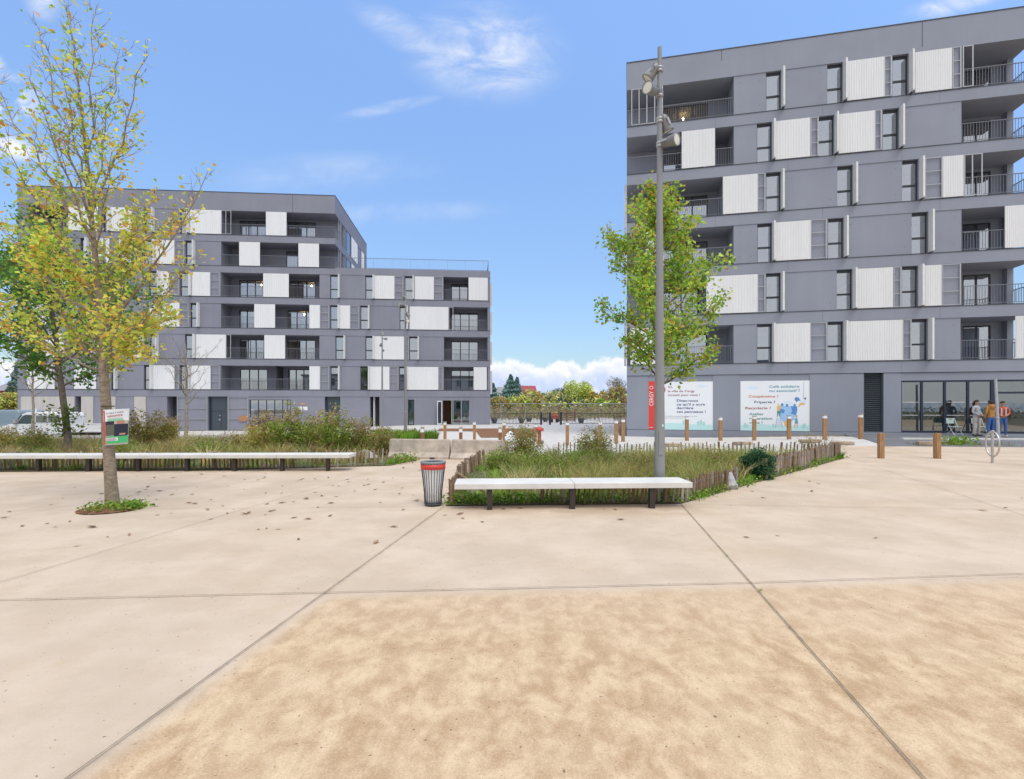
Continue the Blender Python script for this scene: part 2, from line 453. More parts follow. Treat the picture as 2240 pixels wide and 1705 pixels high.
    c = mix(mth('MULTIPLY', grit, mth('MULTIPLY_ADD', sand, .42, .18)), c, (.26, .17, .10))
    pale = ss(grain, .45, .34)
    c = mix(mth('MULTIPLY', pale, mth('MULTIPLY_ADD', sand, .42, .12)), c, (.78, .66, .50))
    spk = ss(nz(34, 2, .4), .715, .74)
    c = mix(mth('MULTIPLY', spk, .75), c, (.09, .07, .05))
    nt.links.new(c, b.inputs['Base Color'])
    bp = nt.nodes.new('ShaderNodeBump'); bp.inputs['Strength'].default_value = .35; bp.inputs['Distance'].default_value = .004
    nt.links.new(grain, bp.inputs['Height']); nt.links.new(bp.outputs[0], b.inputs['Normal'])
    return m
M_plaza = plaza_mat()
M_joint = mat('joint_sealant', (.21, .17, .115), .9, noise=.5, nscale=6)
M_pave = mat('pale_paving', (.55, .525, .49), .85, noise=.10, nscale=1.3, bump=.1, bscale=60)
M_asph = mat('asphalt', (.15, .153, .165), .85, noise=.18, nscale=1.1, bump=.3, bscale=120)
M_road = mat('street_asphalt', (.27, .28, .30), .85, noise=.2, nscale=.8, bump=.3, bscale=120)
M_earth = mat('earth', (.19, .15, .10), .95, noise=.35, nscale=2.5, bump=.6, bscale=18)
M_soil = mat('bed_soil', (.12, .105, .05), .95, noise=.5, nscale=3.5, bump=.8, bscale=25)
M_mulch = mat('bark_mulch', (.21, .098, .043), .95, noise=.55, nscale=9, bump=.9, bscale=30)
M_kerb = mat('kerb_concrete', (.58, .56, .53), .85, noise=.12, nscale=3)

gx = np.r_[-900, -500, -250, -120, -80, np.arange(-60, 46, 2.0), 60, 90, 140, 260, 500, 900]
gy = np.r_[-120, -60, -30, -16, np.arange(-8, 92, 2.0), 100, 130, 200, 350, 600, 1200]
V = np.array([(a, b, gh(a, b)-.06) for b in gy for a in gx]); nx = len(gx)
Fc = [(j*nx+i, j*nx+i+1, (j+1)*nx+i+1, (j+1)*nx+i) for j in range(len(gy)-1) for i in range(nx-1)]
tag(raw_mesh('ground', V, Fc, M_earth), kind='structure')

def strip(a, b, wd, off=.014, n=14):
    """thin joint between two ground points, draped"""
    a = Vector(a); b = Vector(b); d = (b-a); p = Vector((-d.y, d.x)).normalized()*wd*.5; r = []
    for i in range(n):
        p0 = a+d*(i/n); p1 = a+d*((i+1)/n)
        r.append(([(q.x, q.y, gh(q.x, q.y)+off) for q in (p0-p, p1-p, p1+p, p0+p)], 1))
    return r
def J(*pts, w=.009):
    r = []
    for (a, b), (c, d) in zip(pts, pts[1:]): r += strip(gp(a, b), gp(c, d), w)
    return r
jts = (J((-900, 1330), (0, 1315), (1644, 1277), (2240, 1257), (2900, 1238), w=.009)
       + J((60, 1770), (150, 1705), (700, 1306), (972, 1109), w=.008) + J((1490, 1104), (2020, 1705), (2100, 1795), w=.009)
       + J((-700, 1480), (0, 1276), (543, 1112), (865, 1019), w=.007) + J((-700, 1124), (0, 1119), (523, 1113), (960, 1109), w=.006)
       + J((-700, 1300), (0, 1134), (365, 1071), (573, 1030), w=.006) + J((-700, 1082), (0, 1066), (800, 1051), (1010, 1050), w=.006)
       + J((1495, 1104), (2240, 1117), (2900, 1128), w=.008) + J((1850, 1001), (2240, 1129), (2900, 1345), w=.007)
       + J((1805, 1048), (2240, 1052), (2900, 1058), w=.006))
plaza_poly = [(-40, -18), (34, -18), (34, 22.4), gp(2320, 979), gp(1938, 976.5), gp(1835, 976), (9.5, 17.2), (-2.2, 17.2), (-5.2, 16.6), (-11, 14.6), (-40, 14.6)]
sheet('plaza', plaza_poly, .0, [M_plaza, M_joint], 1.0, extra=jts)
pave_poly = [(-7.5, 17.15), (10.0, 17.15), gp(1835, 975.5), gp(1940, 976.2), gp(1862, 955), (6.3, 30.2), (10, 50), (14, 72), (-30, 74), (-60, 46), (-60, 38.5), (-9, 37.2), (-7.5, 33)]
sheet('footpath', pave_poly, -.012, M_pave)
asph_poly = [gp(1850, 953), gp(1938, 977), gp(2320, 979.5), (36, 22.2), (36, 28), gp(2000, 944), gp(1850, 948)]
sheet('asphalt_forecourt', asph_poly, .004, M_asph)
sheet('road', [(-70, 31), (-8.4, 30.2), (-7.6, 33), (-9, 37.2), (-70, 38.6)], -.02, M_road)
# raised kerbs
def kerb(name, a, b, wd, h):
    mb = MB(); n = 12; a = Vector(a); b = Vector(b); d = b-a; p = Vector((-d.y, d.x)).normalized()*wd*.5
    for i in range(n):
        q0 = a+d*(i/n); q1 = a+d*((i+1)/n-.0015)
        V = [(*(q), 0) for q in (q0-p, q1-p, q1+p, q0+p)]
        V = [(x, y, gh(x, y)-.08) for x, y, _ in V]+[(x, y, gh(x, y)+h) for x, y, _ in V]
        mb.add(V, [(3,2,1,0),(4,5,6,7),(0,1,5,4),(1,2,6,5),(2,3,7,6),(3,0,4,7)])
    return tag(mb.build(name, M_kerb), kind='structure')
kerb('kerb', gp(1972, 961.5), gp(2330, 963.5), .25, .06)
kerb('kerb', (-60, 38.7), (-9.4, 37.5), .22, .10)
kerb('kerb', (-60, 30.9), (-8.4, 30.0), .22, .08)
mulch1 = [gp(955, 943.5), gp(962, 938), (1.95, 39.5), gp(1172, 957), gp(1052, 957.5), gp(1041, 944)]
sheet('mulch_bed', mulch1, .012, M_mulch)
sheet('mulch_bed', [gp(880, 953.5), gp(944, 952.5), gp(929, 963), gp(880, 964)], .012, M_mulch)
bedR = [gp(975, 1108), gp(1490, 1103), gp(1560, 1083), gp(1640, 1060), gp(1750, 1030), gp(1850, 1002), (9.6, 17.9), (1.2, 17.9), (-.9, 17.4), gp(1060, 1010), gp(1017, 1041), gp(992, 1066)]
sheet('planting_bed', bedR, .018, M_soil)
bedL = [(-60, 14.25), gp(0, 1033), gp(480, 1029.5), gp(852, 1019.5), gp(912, 1007.5), (-3.9, 17.3), (-4.6, 20), (-5.4, 25.5), (-8.6, 29.6), (-60, 30.5)]
sheet('planting_bed', bedL, .018, M_soil)
pit = [(-6.86+.485*math.cos(t), 8.86+.485*math.sin(t)) for t in np.linspace(0, 2*math.pi, 36, endpoint=False)]
sheet('tree_pit', pit, .016, M_mulch, 0)

# ------------------------------------------------------------------ the two blocks of flats
M_con = concrete_mat('grey_facade_concrete', (.243, .247, .298), .07, .03)
M_conR = concrete_mat('grey_facade_paint', (.258, .278, .332), .06, .02)
M_dark = mat('anthracite_metal', (.05, .052, .062), .5, noise=.1)
M_frame = mat('dark_window_frame', (.035, .038, .045), .45)
M_white = mat('white_corrugated_metal', (.77, .775, .775), .5, noise=.035, nscale=.7, stretch=(2.5, 2.5, .25))
M_leafm = mat('pale_shutter_metal', (.74, .74, .73), .5, noise=.05)
M_galv = mat('galvanised_steel', (.42, .43, .44), .45, .3, noise=.08, nscale=6)
M_rail = mat('grey_railing', (.17, .175, .2), .5)
M_plaster = mat('room_plaster', (.70, .66, .68), .9)
M_ceil = mat('room_ceiling', (.52, .49, .42), .9)
M_glass = glass_mat('window_glass', .30)
M_shop = glass_mat('shop_glass', .16, (.62, .74, .72))
M_navy = mat('navy_metal', (.018, .028, .055), .4)
M_door = mat('slate_door', (.05, .065, .08), .5, noise=.08)
M_beige = mat('beige_cladding', (.50, .475, .44), .8, noise=.1, nscale=1.2, stretch=(3, 3, .3))
M_brown = mat('brown_interior', (.25, .15, .085), .8)
M_bulb = mat('lit_bulb', (1, .8, .5), .5, emit=((1, .62, .28), 45))

class Bldg: pass
def make_block(B, label, rows, L, depth, z0, pitch, openh, band, wallmat, gf_top, sgn, tall=None):
    """B.O origin, B.ang yaw; local x along the facade, y into the building"""
    B.c, B.s = math.cos(B.ang), math.sin(B.ang)
    root = thing('apartment_building', label, 'apartment building', (B.O[0], B.O[1], 0), B.ang)
    B.root = root
    def u(px, d=0.0):
        t = (px-CX)/F
        # X = Ox + c u - s d ; Y = Oy + s u + c d
        return (t*(B.O[1]+B.c*d)-(B.O[0]-B.s*d))/(B.c-t*B.s)
    B.u = u
    def zz(px, py, d=0.0):
        Y = B.O[1]+B.s*u(px, d)+B.c*d
        return EYE-(py-HZ)/F*Y
    B.z = zz
    wall = MB(); inn = MB(); lum = []
    nrow = len(rows)
    for k, row in enumerate(rows):
        zb = z0+pitch*k; zt = zb+openh
        Lk = L if (tall is None or k < tall[0]) else tall[1]
        dk = depth
        wall.box((0, 0, zb-band), (Lk if k != (tall[0] if tall else -1) else L, dk, zb))       # floor band
        wall.box((-.004, -.022, zb-.035), (Lk, -.002, zb-.004), 1)                              # dark sill flashing
        for q in np.arange(3.1+1.7*(k % 2), Lk-1, 5.4): wall.box((q, -.0015, zb-band+.01), (q+.009, -.0003, zb-.04), 1)      # panel joints
        ops = []; opts = row[0]; items = row[1:]
        for it in items:
            if it[0] == 'W':
                if sgn < 0: ops.append((u(it[1]), u(it[3]), it))
                else: ops.append((u(it[1]), u(it[2]), it))
            elif it[0] == 'B':
                a = 0.0 if it[1] == 'start' else u(it[1]); b = Lk if it[2] == 'end' else u(it[2])
                ops.append((a, b, it))
        ops.sort(key=lambda q: q[0])
        segs = []; cur = 0.0
        for a, b, it in ops:
            if a-cur > .01: segs.append((cur, a))
            cur = b
        if Lk-cur > .01: segs.append((cur, Lk))
        for a, b in segs:
            wall.box((a, .03, zb), (b, .28, zt))
            if b-a > 1.2:                     # formwork tie holes
                for hx in (a+.32, b-.32):
                    for hz in (zb+.38, zt-.38): wall.box((hx-.016, .0275, hz-.016), (hx+.016, .0295, hz+.016), 1)
            if b-a > .5:
                c = (a+b)/2; inn.box((c-.06, .285, zb), (c+.06, 4.98, zt))
        # back and end walls
        wall.box((0, dk-.25, zb), (Lk, dk-.03, zt))
        sb = 2.0
        l_open = any(it[1] == 'start' for a, b, it in ops if it[0] == 'B'); r_open = any(it[2] == 'end' for a, b, it in ops if it[0] == 'B')
        wall.box((.03, sb+.2 if l_open else .285, zb), (.28, dk-.26, zt))
        wall.box((Lk-.28, (opts.get('rd', sb)+.2) if r_open else .285, zb), (Lk-.03, dk-.26, zt))
        inn.box((.3, 5.0, zb), (Lk-.3, 5.1, zt)); inn.box((.3, 2.22, zt-.05), (Lk-.3, 4.97, zt-.01), 1)
        for a, b, it in ops:
            if it[0] == 'W':
                fr = MB(); g = .05; d0, d1 = .17, .23; e = .004
                zt2 = zt-.10
                fr.box((a+e, d0, zb+e), (a+g, d1, zt-e)); fr.box((b-g, d0, zb+e), (b-e, d1, zt-e))
                fr.box((a+g, d0, zb+e), (b-g, d1, zb+g)); fr.box((a+g, d0, zt2-g), (b-g, d1, zt-e))
                zm = zb+openh*.39
                fr.box((a+g, d0-.01, zm-.05), (b-g, d1, zm+.05))
                wo = fr.build('window', M_frame, root)
                p = MB(); p.box((a+g, .195, zb+g), (b-g, .203, zm-.05)); p.box((a+g, .195, zm+.05), (b-g, .203, zt2-g))
                p.build('pane', M_glass, wo)
                lf = MB(); h = b if sgn > 0 else b
                pr = .40 if sgn > 0 else .36
                if sgn > 0: xs = (h+.004, h+.045, h+.055, h+.095)
                else: xs = (h-.105, h-.06, h-.05, h-.006)
                lf.box((xs[0], -pr, zb+.02), (xs[1], .02, zt-.01)); lf.box((xs[2], -pr+.02, zb+.03), (xs[3], .02, zt-.02))
                for q in (.25, .75): lf.box((xs[1], -pr+.05, zb+openh*q-.05), (xs[2], -pr+.09, zb+openh*q+.05), 1)
                lf.box((xs[0]-.02, -pr*.55, zb-.03), (xs[3]+.02, -.025, zb+.012), 1)
                lf.build('folding_shutter', [M_leafm, M_dark], root)
            else:
                o = it[3] if len(it) > 3 else {}
                bd = o.get('d', sb)
                if it[1] != 'start': wall.box((a-.16, .285, zb), (a, bd+.2, zt))
                if it[2] != 'end': wall.box((b, .285, zb), (b+.16, bd+.2, zt))
                gl = [(u(q[0], bd), u(q[1], bd), q[2]) for q in o.get('g', [])]
                c = a; gz = zt-.17
                for ga, gb, n in gl:
                    ga = max(ga, c+.002); gb = min(gb, b-.002)
                    if ga-c > .02: wall.box((c, bd, zb), (ga, bd+.2, zt))
                    wall.box((ga, bd, gz), (gb, bd+.2, zt))
                    c = gb
                    f = MB(); e = .004; gw = .055
                    f.box((ga+e, bd+.03, zb+.01), (gb-e, bd+.1, zb+.07)); f.box((ga+e, bd+.03, gz-.07), (gb-e, bd+.1, gz-e))
                    xs = np.linspace(ga+e+gw/2, gb-e-gw/2, n+1)
                    for i, x in enumerate(xs):
                        ww = gw if i in (0, n) else gw*1.5
                        f.box((x-ww/2, bd+.025, zb+.075), (x+ww/2, bd+.105, gz-.075))
                    fo = f.build('balcony_door', M_frame, root)
                    p = MB()
                    for i in range(n): p.box((xs[i]+gw*.75, bd+.06, zb+.075), (xs[i+1]-gw*.75, bd+.068, gz-.075))
                    p.build('pane', M_glass, fo)
                    if o.get('lamp'):
                        lp = MB(); x = ga+(gb-ga)*o['lamp']
                        lp.lathe([(.001, -.07), (.05, -.05), (.07, 0), (.05, .05), (.02, .09), (.015, .12), (.001, .12)], 12, 0, Matrix.Translation((x, bd+1.2, zt-.36)))
                        lp.box((x-.006, bd+1.194, zt-.24), (x+.006, bd+1.206, zt-.055), 1)
                        lp.build('ceiling_bulb', [M_bulb, M_frame], root)
                        inn.box((ga-.25, bd+2.2, zb), (gb+.25, bd+2.25, zt-.06), 2)
                if b-c > .02: wall.box((c, bd, zb), (b, bd+.2, zt))
                for q in o.get('x', []):          # dividing screens on shared balconies
                    wall.box((u(q[0]), .3, zb), (u(q[0])+.08, bd-.003, zt), 1)
                r = MB(); ra, rb = a+.03, b-.03
                r.box((ra, .035, zb+.95), (rb, .075, zb+.985)); r.box((ra, .04, zb+.07), (rb, .07, zb+.095))
                n = max(2, int((rb-ra)/.125))
                for i in range(n+1):
                    x = ra+(rb-ra)*i/n; r.box((x-.008, .046, zb+.095), (x+.008, .064, zb+.95))
                for eo, xe, dd in ((it[1] == 'start', ra, bd), (it[2] == 'end', rb, opts.get('rd', bd))):
                    if eo:
                        r.box((xe-.02, .08, zb+.95), (xe+.02, dd, zb+.985))
                        for i in range(1, int(dd/.125)): r.box((xe-.008, .064+.125*i-.008, zb+.07), (xe+.008, .064+.125*i+.008, zb+.95))
                r.build('railing', M_rail, root)
        for it in items:
            if it[0] == 'S':
                a, b = u(it[1]), u(it[2]); s = MB(); pt = .078 if sgn > 0 else .16
                n = max(2, round((b-a)/pt)); pts = []
                dp = .022 if sgn > 0 else .015
                for i in range(n):
                    x = a+(b-a)*i/n; w_ = (b-a)/n
                    pts += [(x, -.035), (x+w_*.3, -.035), (x+w_*.5, -.035-dp), (x+w_*.8, -.035-dp)]
                pts.append((b, -.035))
                m_ = len(pts)
                Vv = [(x, d, zb+.025) for x, d in pts]+[(x, d, zt-.02) for x, d in pts]
                s.add(Vv, [(i, i+1, m_+i+1, m_+i) for i in range(m_-1)])
                s.box((a, -.03, zb+.025), (b, -.026, zt-.02))
                s.build('sliding_shutter', M_white, root)
            elif it[0] == 'F':
                a, b = u(it[1]), u(it[2]); f = MB(); t = .035
                f.box((a, -.05, zb+.03), (a+t, -.02, zt-.02)); f.box((b-t*1.6, -.055, zb+.03), (b, -.02, zt-.02))
                for q in (.0, .333, .667, 1.0):
                    z = zb+.03+(openh-.05-t)*q; f.box((a+t, -.05, z), (b-t*1.6, -.022, z+t))
                f.build('shutter_track_frame', M_galv, root)
            elif it[0] == 'P':            # bare posts of a shutter frame
                f = MB()
                xs = [u(q) for q in it[1:]]
                for x in xs: f.box((x-.025, -.05, zb+.03), (x+.025, -.02, zt-.02))
                f.box((min(xs)+.025, -.05, zt-.06), (max(xs)-.025, -.022, zt-.02)); f.box((min(xs)+.025, -.05, zb+.03), (max(xs)-.025, -.022, zb+.07))
                f.build('shutter_track_frame', M_galv, root)
    zt = z0+pitch*(nrow-1)+openh
    Lt = L if tall is None else tall[1]
    wall.box((0, 0, zt), (Lt, depth, B.ztop)); wall.box((-.02, -.02, B.ztop), (Lt+.02, depth+.02, B.ztop+.05), 1)
    B.wall = wall; B.inn = inn; B.L = L; B.depth = depth; B.Lt = Lt
    return B
def finish(B, wm):
    B.wall.build('wall', [wm, M_dark, M_beige], B.root)
    B.inn.build('interior_partition', [M_plaster, M_ceil, M_brown], B.root)

# ---- left block
BL = Bldg(); BL.ang = R(4.66); BL.O = (-42.52, 44.40); BL.ztop = 20.66
rowsL = [
 [{}, ('S', 60, 120), ('S', 163, 211), ('W', 222, 234, 240), ('W', 243, 250, 257), ('W', 314, 325, 335), ('S', 335, 382), ('F', 382, 392), ('W', 393, 408, 416), ('S', 417, 461), ('F', 461, 481),
  ('B', 483, 698.5, dict(g=[(525, 585, 3), (630, 682, 3)], x=[(600,)])), ('S', 677, 700), ('F', 701, 720), ('W', 722.5, 738, 744), ('W', 788, 804, 809), ('S', 809, 852), ('F', 853, 871), ('W', 873, 887, 892), ('S', 892, 959), ('F', 960, 968),
  ('B', 971, 1067, dict(g=[(987, 1046, 3)])), ('S', 1036, 1065)],
 [{}, ('S', 90, 140), ('F', 140, 155), ('W', 190, 202, 208), ('S', 269, 314), ('F', 315, 325), ('W', 326, 339, 347), ('W', 404, 417, 428), ('S', 429, 494.5), ('P', 495, 505), ('B', 484, 698.5, dict(g=[(524, 578, 3), (629, 690, 3)], lamp=.9)), ('S', 578.5, 624),
  ('W', 733.5, 749, 756), ('W', 799, 814, 819), ('S', 819, 884), ('F', 886, 894), ('W', 895, 912, 917), ('B', 971, 1067, dict(g=[(987, 1046, 3)]))],
 [{}, ('S', 70, 118), ('F', 118, 132), ('W', 150, 162, 168), ('F', 220, 232), ('W', 233, 244, 252), ('S', 327, 393), ('F', 394, 413), ('W', 416, 429, 437), ('B', 483, 698.5, dict(g=[(523, 575, 3), (629, 690, 3)], lamp=.45)), ('S', 556.5, 602), ('S', 677, 700), ('F', 700.5, 720), ('W', 722, 737, 743), ('S', 743, 766), ('F', 766, 785),
  ('W', 788, 803, 809), ('W', 874, 888, 893), ('S', 896, 981), ('B', 978, 1067, dict(g=[(987, 1046, 3)])), ('P', 982, 991)],
 [{}, ('S', 100, 150), ('W', 170, 182, 188), ('S', 221, 233), ('F', 233, 245), ('W', 245, 255, 268), ('W', 325, 338, 351), ('S', 351, 370), ('F', 372, 392), ('W', 393, 407, 419), ('S', 420, 460), ('F', 461, 481), ('B', 483, 698.7, dict(g=[(523, 576, 3), (633, 690, 3)], lamp=.7)), ('S', 576, 632), ('W', 722, 738, 744),
  ('W', 799, 814, 819), ('S', 819, 863), ('F', 864, 882), ('W', 885, 901.5, 906), ('S', 907, 949), ('F', 949, 969), ('B', 970, 1067, dict(g=[(987, 1024, 2)])), ('S', 1025, 1067)],
 [dict(rd=3.4), ('S', 70, 130), ('F', 130, 145), ('W', 175, 187, 194), ('S', 200, 240), ('S', 261, 303), ('W', 313, 327, 340), ('S', 340, 382), ('F', 383, 403), ('W', 405, 419, 427), ('B', 483.4, 'end', dict(g=[(626, 652, 1)])), ('S', 523.5, 569), ('S', 653, 698)],
 [dict(rd=3.4), ('B', 61, 148, dict(g=[(85, 130, 2)])), ('S', 150, 215), ('W', 225, 237, 243), ('S', 243, 291), ('F', 292, 312), ('W', 315, 330, 338), ('W', 393, 407, 415), ('S', 416, 484), ('P', 485, 494.5, 505.5), ('B', 484, 'end', dict(g=[(524, 582, 3), (630, 691, 3)])), ('S', 582, 627)],
]
uc = None
BL.c, BL.s = math.cos(BL.ang), math.sin(BL.ang)
def _u(B, px):
    t = (px-CX)/F; return (t*B.O[1]-B.O[0])/(B.c-t*B.s)
LL = _u(BL, 1072.5); LTALL = _u(BL, 733)
make_block(BL, 'long dark grey apartment building whose right end drops to a railed roof terrace', rowsL, LL, 14.3, 3.17, 2.75, 2.14, .61, M_con, 2.59, -1, (4, LTALL))
W = BL.wall; u = BL.u; z = BL.z
# terrace railing on the low wing
r = MB(); zt = 3.17+2.75*4
r.box((LTALL+.02, .12, zt+.95), (LL-.15, .15, zt+.985)); r.box((LTALL+.02, .12, zt+.06), (LL-.15, .15, zt+.085))
n = int((LL-LTALL)/.14)
for i in range(n+1):
    x = LTALL+.03+(LL-.18-LTALL-.03)*i/n; ww = .018 if i % 12 == 0 else .009
    r.box((x-ww/2, .128, zt+.005), (x+ww/2, .142, zt+.95))
r.box((LL-.18, .16, zt+.95), (LL-.15, 13.9, zt+.985))
for i in range(1, 96): r.box((LL-.172, .14+.144*i, zt+.005), (LL-.16, .15+.144*i, zt+.95))
r.build('railing', M_rail, BL.root)
# flank of the tall part above the terrace (facing the terrace): open corner balcony, frames, shutters
for k, zb in ((4, 3.17+2.75*4), (5, 3.17+2.75*5)):
    zt2 = zb+2.14; x = LTALL
    f = MB()
    for s_ in (1.35, 1.9, 2.5, 3.1): f.box((x-.04, s_, zb+.02), (x-.005, s_+.05, zt2-.02))
    f.box((x-.04, 1.35, zt2-.05), (x-.008, 3.15, zt2-.02)); f.build('shutter_track_frame', M_galv, BL.root)
    for a_, b_ in ((6.3, 7.6), (7.75, 9.1), (11.2, 12.6)):
        s = MB(); n = 10
        pts = []
        for i in range(n):
            y0 = a_+(b_-a_)*i/n; w_ = (b_-a_)/n; pts += [(x+.035, y0), (x+.035, y0+w_*.3), (x+.06, y0+w_*.5), (x+.06, y0+w_*.8)]
        pts.append((x+.035, b_)); m_ = len(pts)
        s.add([(p, q, zb+.03) for p, q in pts]+[(p, q, zt2-.03) for p, q in pts], [(i, i+1, m_+i+1, m_+i) for i in range(m_-1)])
        s.box((x+.02, a_, zb+.03), (x+.03, b_, zt2-.03)); s.build('sliding_shutter', M_white, BL.root)
    wdw = MB(); wdw.box((x-.025, 4.2, zb+.01), (x+.01, 4.28, zt2-.01)); wdw.box((x-.025, 5.9, zb+.01), (x+.01, 5.98, zt2-.01)); wdw.box((x-.025, 4.28, zt2-.1), (x+.01, 5.9, zt2-.01))
    wo = wdw.build('window', M_frame, BL.root); p = MB(); p.box((x-.02, 4.28, zb+.01), (x-.005, 5.9, zt2-.1)); p.build('pane', M_glass, wo)
# shutters on the hidden right flank, seen edge-on
for k, (a_, b_) in enumerate(((4.5, 6.6), (1.2, 3.2), (4.8, 6.8), (1.0, 2.8))):
    s = MB(); zb = 3.17+2.75*(3-k); s.box((LL+.03, .5+a_*.05, zb-.35), (LL+.20, .56+a_*.05, zb+1.8)); s.build('sliding_shutter', M_white, BL.root)
W.box((u(640), -.008, 18.6), (u(640)+.03, -.001, 20.6), 1)
# ground floor
gz0, gz1 = -1.2, 2.56
gops = [(164, 178, 'dark', 0), (365, 386.5, 'dark', 0), (454.5, 497, 'door', 0), (545, 636, 'shop', 0), (710, 744, 'door', 0), (809, 830, 'dark', 0), (892, 906, 'win', 0), (967, 1028, 'entry', 0)]
cur = 0
for a, b, ty, _ in gops:
    ua, ub = u(a), u(b)
    W.box((cur, .03, gz0), (ua, .28, gz1)); cur = ub
    h = {'dark': 2.5, 'door': 2.5, 'shop': 2.28, 'win': 2.3, 'entry': 2.28}[ty]
    if h < 2.5: W.box((ua, .05, h), (ub, .27, gz1))
    zb = z(.5*(a+b), 943 if a < 600 else (936 if a < 860 else 931))
    zb = gh(*(BL.O[0]+BL.c*ua, BL.O[1]+BL.s*ua))+.02
    if ty == 'dark': W.box((ua, 1.0, gz0), (ub, 1.1, gz1), 1); W.box((ua-.1, .285, gz0), (ua, .99, gz1)); W.box((ub, .285, gz0), (ub+.1, .99, gz1))
    if ty == 'door':
        dm = MB(); w_ = (ub-ua)
        dm.box((ua+.002, .27, gz0), (ua+w_*.16, .60, gz1-.01), 2)
        dm.box((ua+w_*.16, .20, zb+1.72), (ub-.002, .26, gz1-.01)); dm.box((ua+w_*.16, .21, zb), (ua+w_*.62, .26, zb+1.70)); dm.box((ua+w_*.635, .21, zb), (ub-.002, .26, zb+1.70))
        d = dm.build('entrance_door', [M_door, M_door, M_navy], BL.root)
        hm = MB(); hm.box((ua+w_*.57, .14, zb+.85), (ua+w_*.60, .21, zb+1.05)); hm.box((ua+w_*.50, .14, zb+.93), (ua+w_*.57, .17, zb+.97)); hm.box((ua+w_*.53, .195, zb+1.3), (ua+w_*.61, .208, zb+1.36)); hm.build('door_handle', M_galv, d)
    if ty in ('shop', 'win'):
        fm = MB(); n = 5 if ty == 'shop' else 1
        xs = np.linspace(ua+.05, ub-.05, n+1)
        for x in xs: fm.box((x-.035, .12, zb+.05), (x+.035, .2, h-.05))
        fm.box((ua, .12, h-.05), (ub, .2, h)); fm.box((ua, .12, zb), (ub, .2, zb+.05))
        if ty == 'win': fm.box((ua+.1, .12, zb+.75), (ub-.1, .2, zb+.83))
        fo = fm.build('shop_window' if ty == 'shop' else 'window', M_frame, BL.root)
        p = MB(); p.box((ua+.05, .15, zb+.05), (ub-.05, .16, h-.05)); p.build('pane', M_glass if ty == 'shop' else M_shop, fo)
        if ty == 'win':
            bl = MB(); [bl.box((ua+.06, .21, zb+.1+i*.14), (ub-.06, .23, zb+.2+i*.14)) for i in range(15)]; bl.build('blind', mat('pale_green_blind', (.5, .62, .56), .7), fo)
    if ty == 'entry':
        um = u(988); fm = MB()
        for x in (ua+.03, um, um+.12, u(1009), ub-.03): fm.box((x-.03, .10, zb+.06), (x+.03, .18, h-.06))
        fm.box((ua, .10, h-.06), (ub, .18, h)); fm.box((um, .10, zb), (ub, .18, zb+.06))
        fo = fm.build('glazed_entrance', M_galv, BL.root)
        p = MB(); p.box((um+.15, .13, zb+.06), (u(1009)-.03, .14, h-.06)); p.box((u(1009)+.03, .13, zb+.06), (ub-.06, .14, h-.06)); p.build('pane', M_shop, fo)
        lv = MB(); [lv.box((u(1010)+.05, .2, zb+.5+i*.11), (ub-.06, .22, zb+.56+i*.11)) for i in range(14)]; lv.build('blind', M_leafm, fo)
        dl = MB(); a0 = u(957)
        dl.box((a0, -.5, zb), (a0+.06, -.43, h-.08)); dl.box((ua-.07, -.10, zb), (ua-.01, -.03, h-.08))
        P0 = Vector((a0+.03, -.46, 0)); P1 = Vector((ua-.04, -.06, 0)); dv = (P1-P0); Mx = Matrix.Translation(P0) @ Matrix.Rotation(math.atan2(dv.y, dv.x), 4, 'Z')
        dl.box((.04, -.03, zb), (dv.length-.04, .03, zb+.12), 0, Mx); dl.box((.04, -.03, h-.2), (dv.length-.04, .03, h-.08), 0, Mx)
        do = dl.build('entrance_door', M_leafm, BL.root); p = MB(); p.box((.05, -.006, zb+.12), (dv.length-.05, .006, h-.2), 0, Mx); p.build('pane', M_shop, do)
        BL.inn.box((ua-.3, 2.6, gz0), (um+.3, 2.7, gz1), 2); BL.inn.box((um+.2, .3, gz0), (um+.26, 2.58, gz1), 2); BL.inn.box((ua-.4, .3, gz0), (ua-.35, 2.58, gz1), 2)
W.box((cur, .03, gz0), (LL, .28, gz1))
W.box((.03, .285, gz0), (.28, 14, gz1)); W.box((LL-.28, .285, gz0), (LL-.03, 14, gz1)); W.box((0, 14.02, gz0), (LL, 14.27, gz1))
BL.inn.box((.3, 5.0, gz0), (LL-.3, 5.1, gz1))
for c in (5, 14, 22.5, 30, 34): BL.inn.box((c, .285, gz0), (c+.1, 4.99, gz1))
for a, b in ((46, 163), (178, 204), (243, 253), (294, 319)):
    cl = MB(); cl.box((u(a), -.03, -.6), (u(b), .026, 2.54)); cl.build('beige_cladding_panel', M_beige, BL.root)
for a, b in ((388, 454), (499, 543)):
    f = MB(); ua, ub = u(a), u(b)
    f.box((ua, -.05, -.5), (ua+.05, -.003, 2.54)); f.box((ub-.05, -.05, -.5), (ub, -.003, 2.54))
    for q in (2.49, 1.5, .55, -.35): f.box((ua+.05, -.045, q), (ub-.05, -.005, q+.045))
    f.build('shutter_track_frame', M_galv, BL.root)
finish(BL, M_con)
def to_mesh(o):
    """turn a text curve into a plain mesh object"""
    nm = o.name; me = bpy.data.meshes.new_from_object(o.evaluated_get(bpy.context.evaluated_depsgraph_get()))
    q = bpy.data.objects.new('lettering', me); COL.objects.link(q)
    q.parent = o.parent; q.location = o.location; q.rotation_euler = o.rotation_euler; q.scale = o.scale
    bpy.data.objects.remove(o); return q
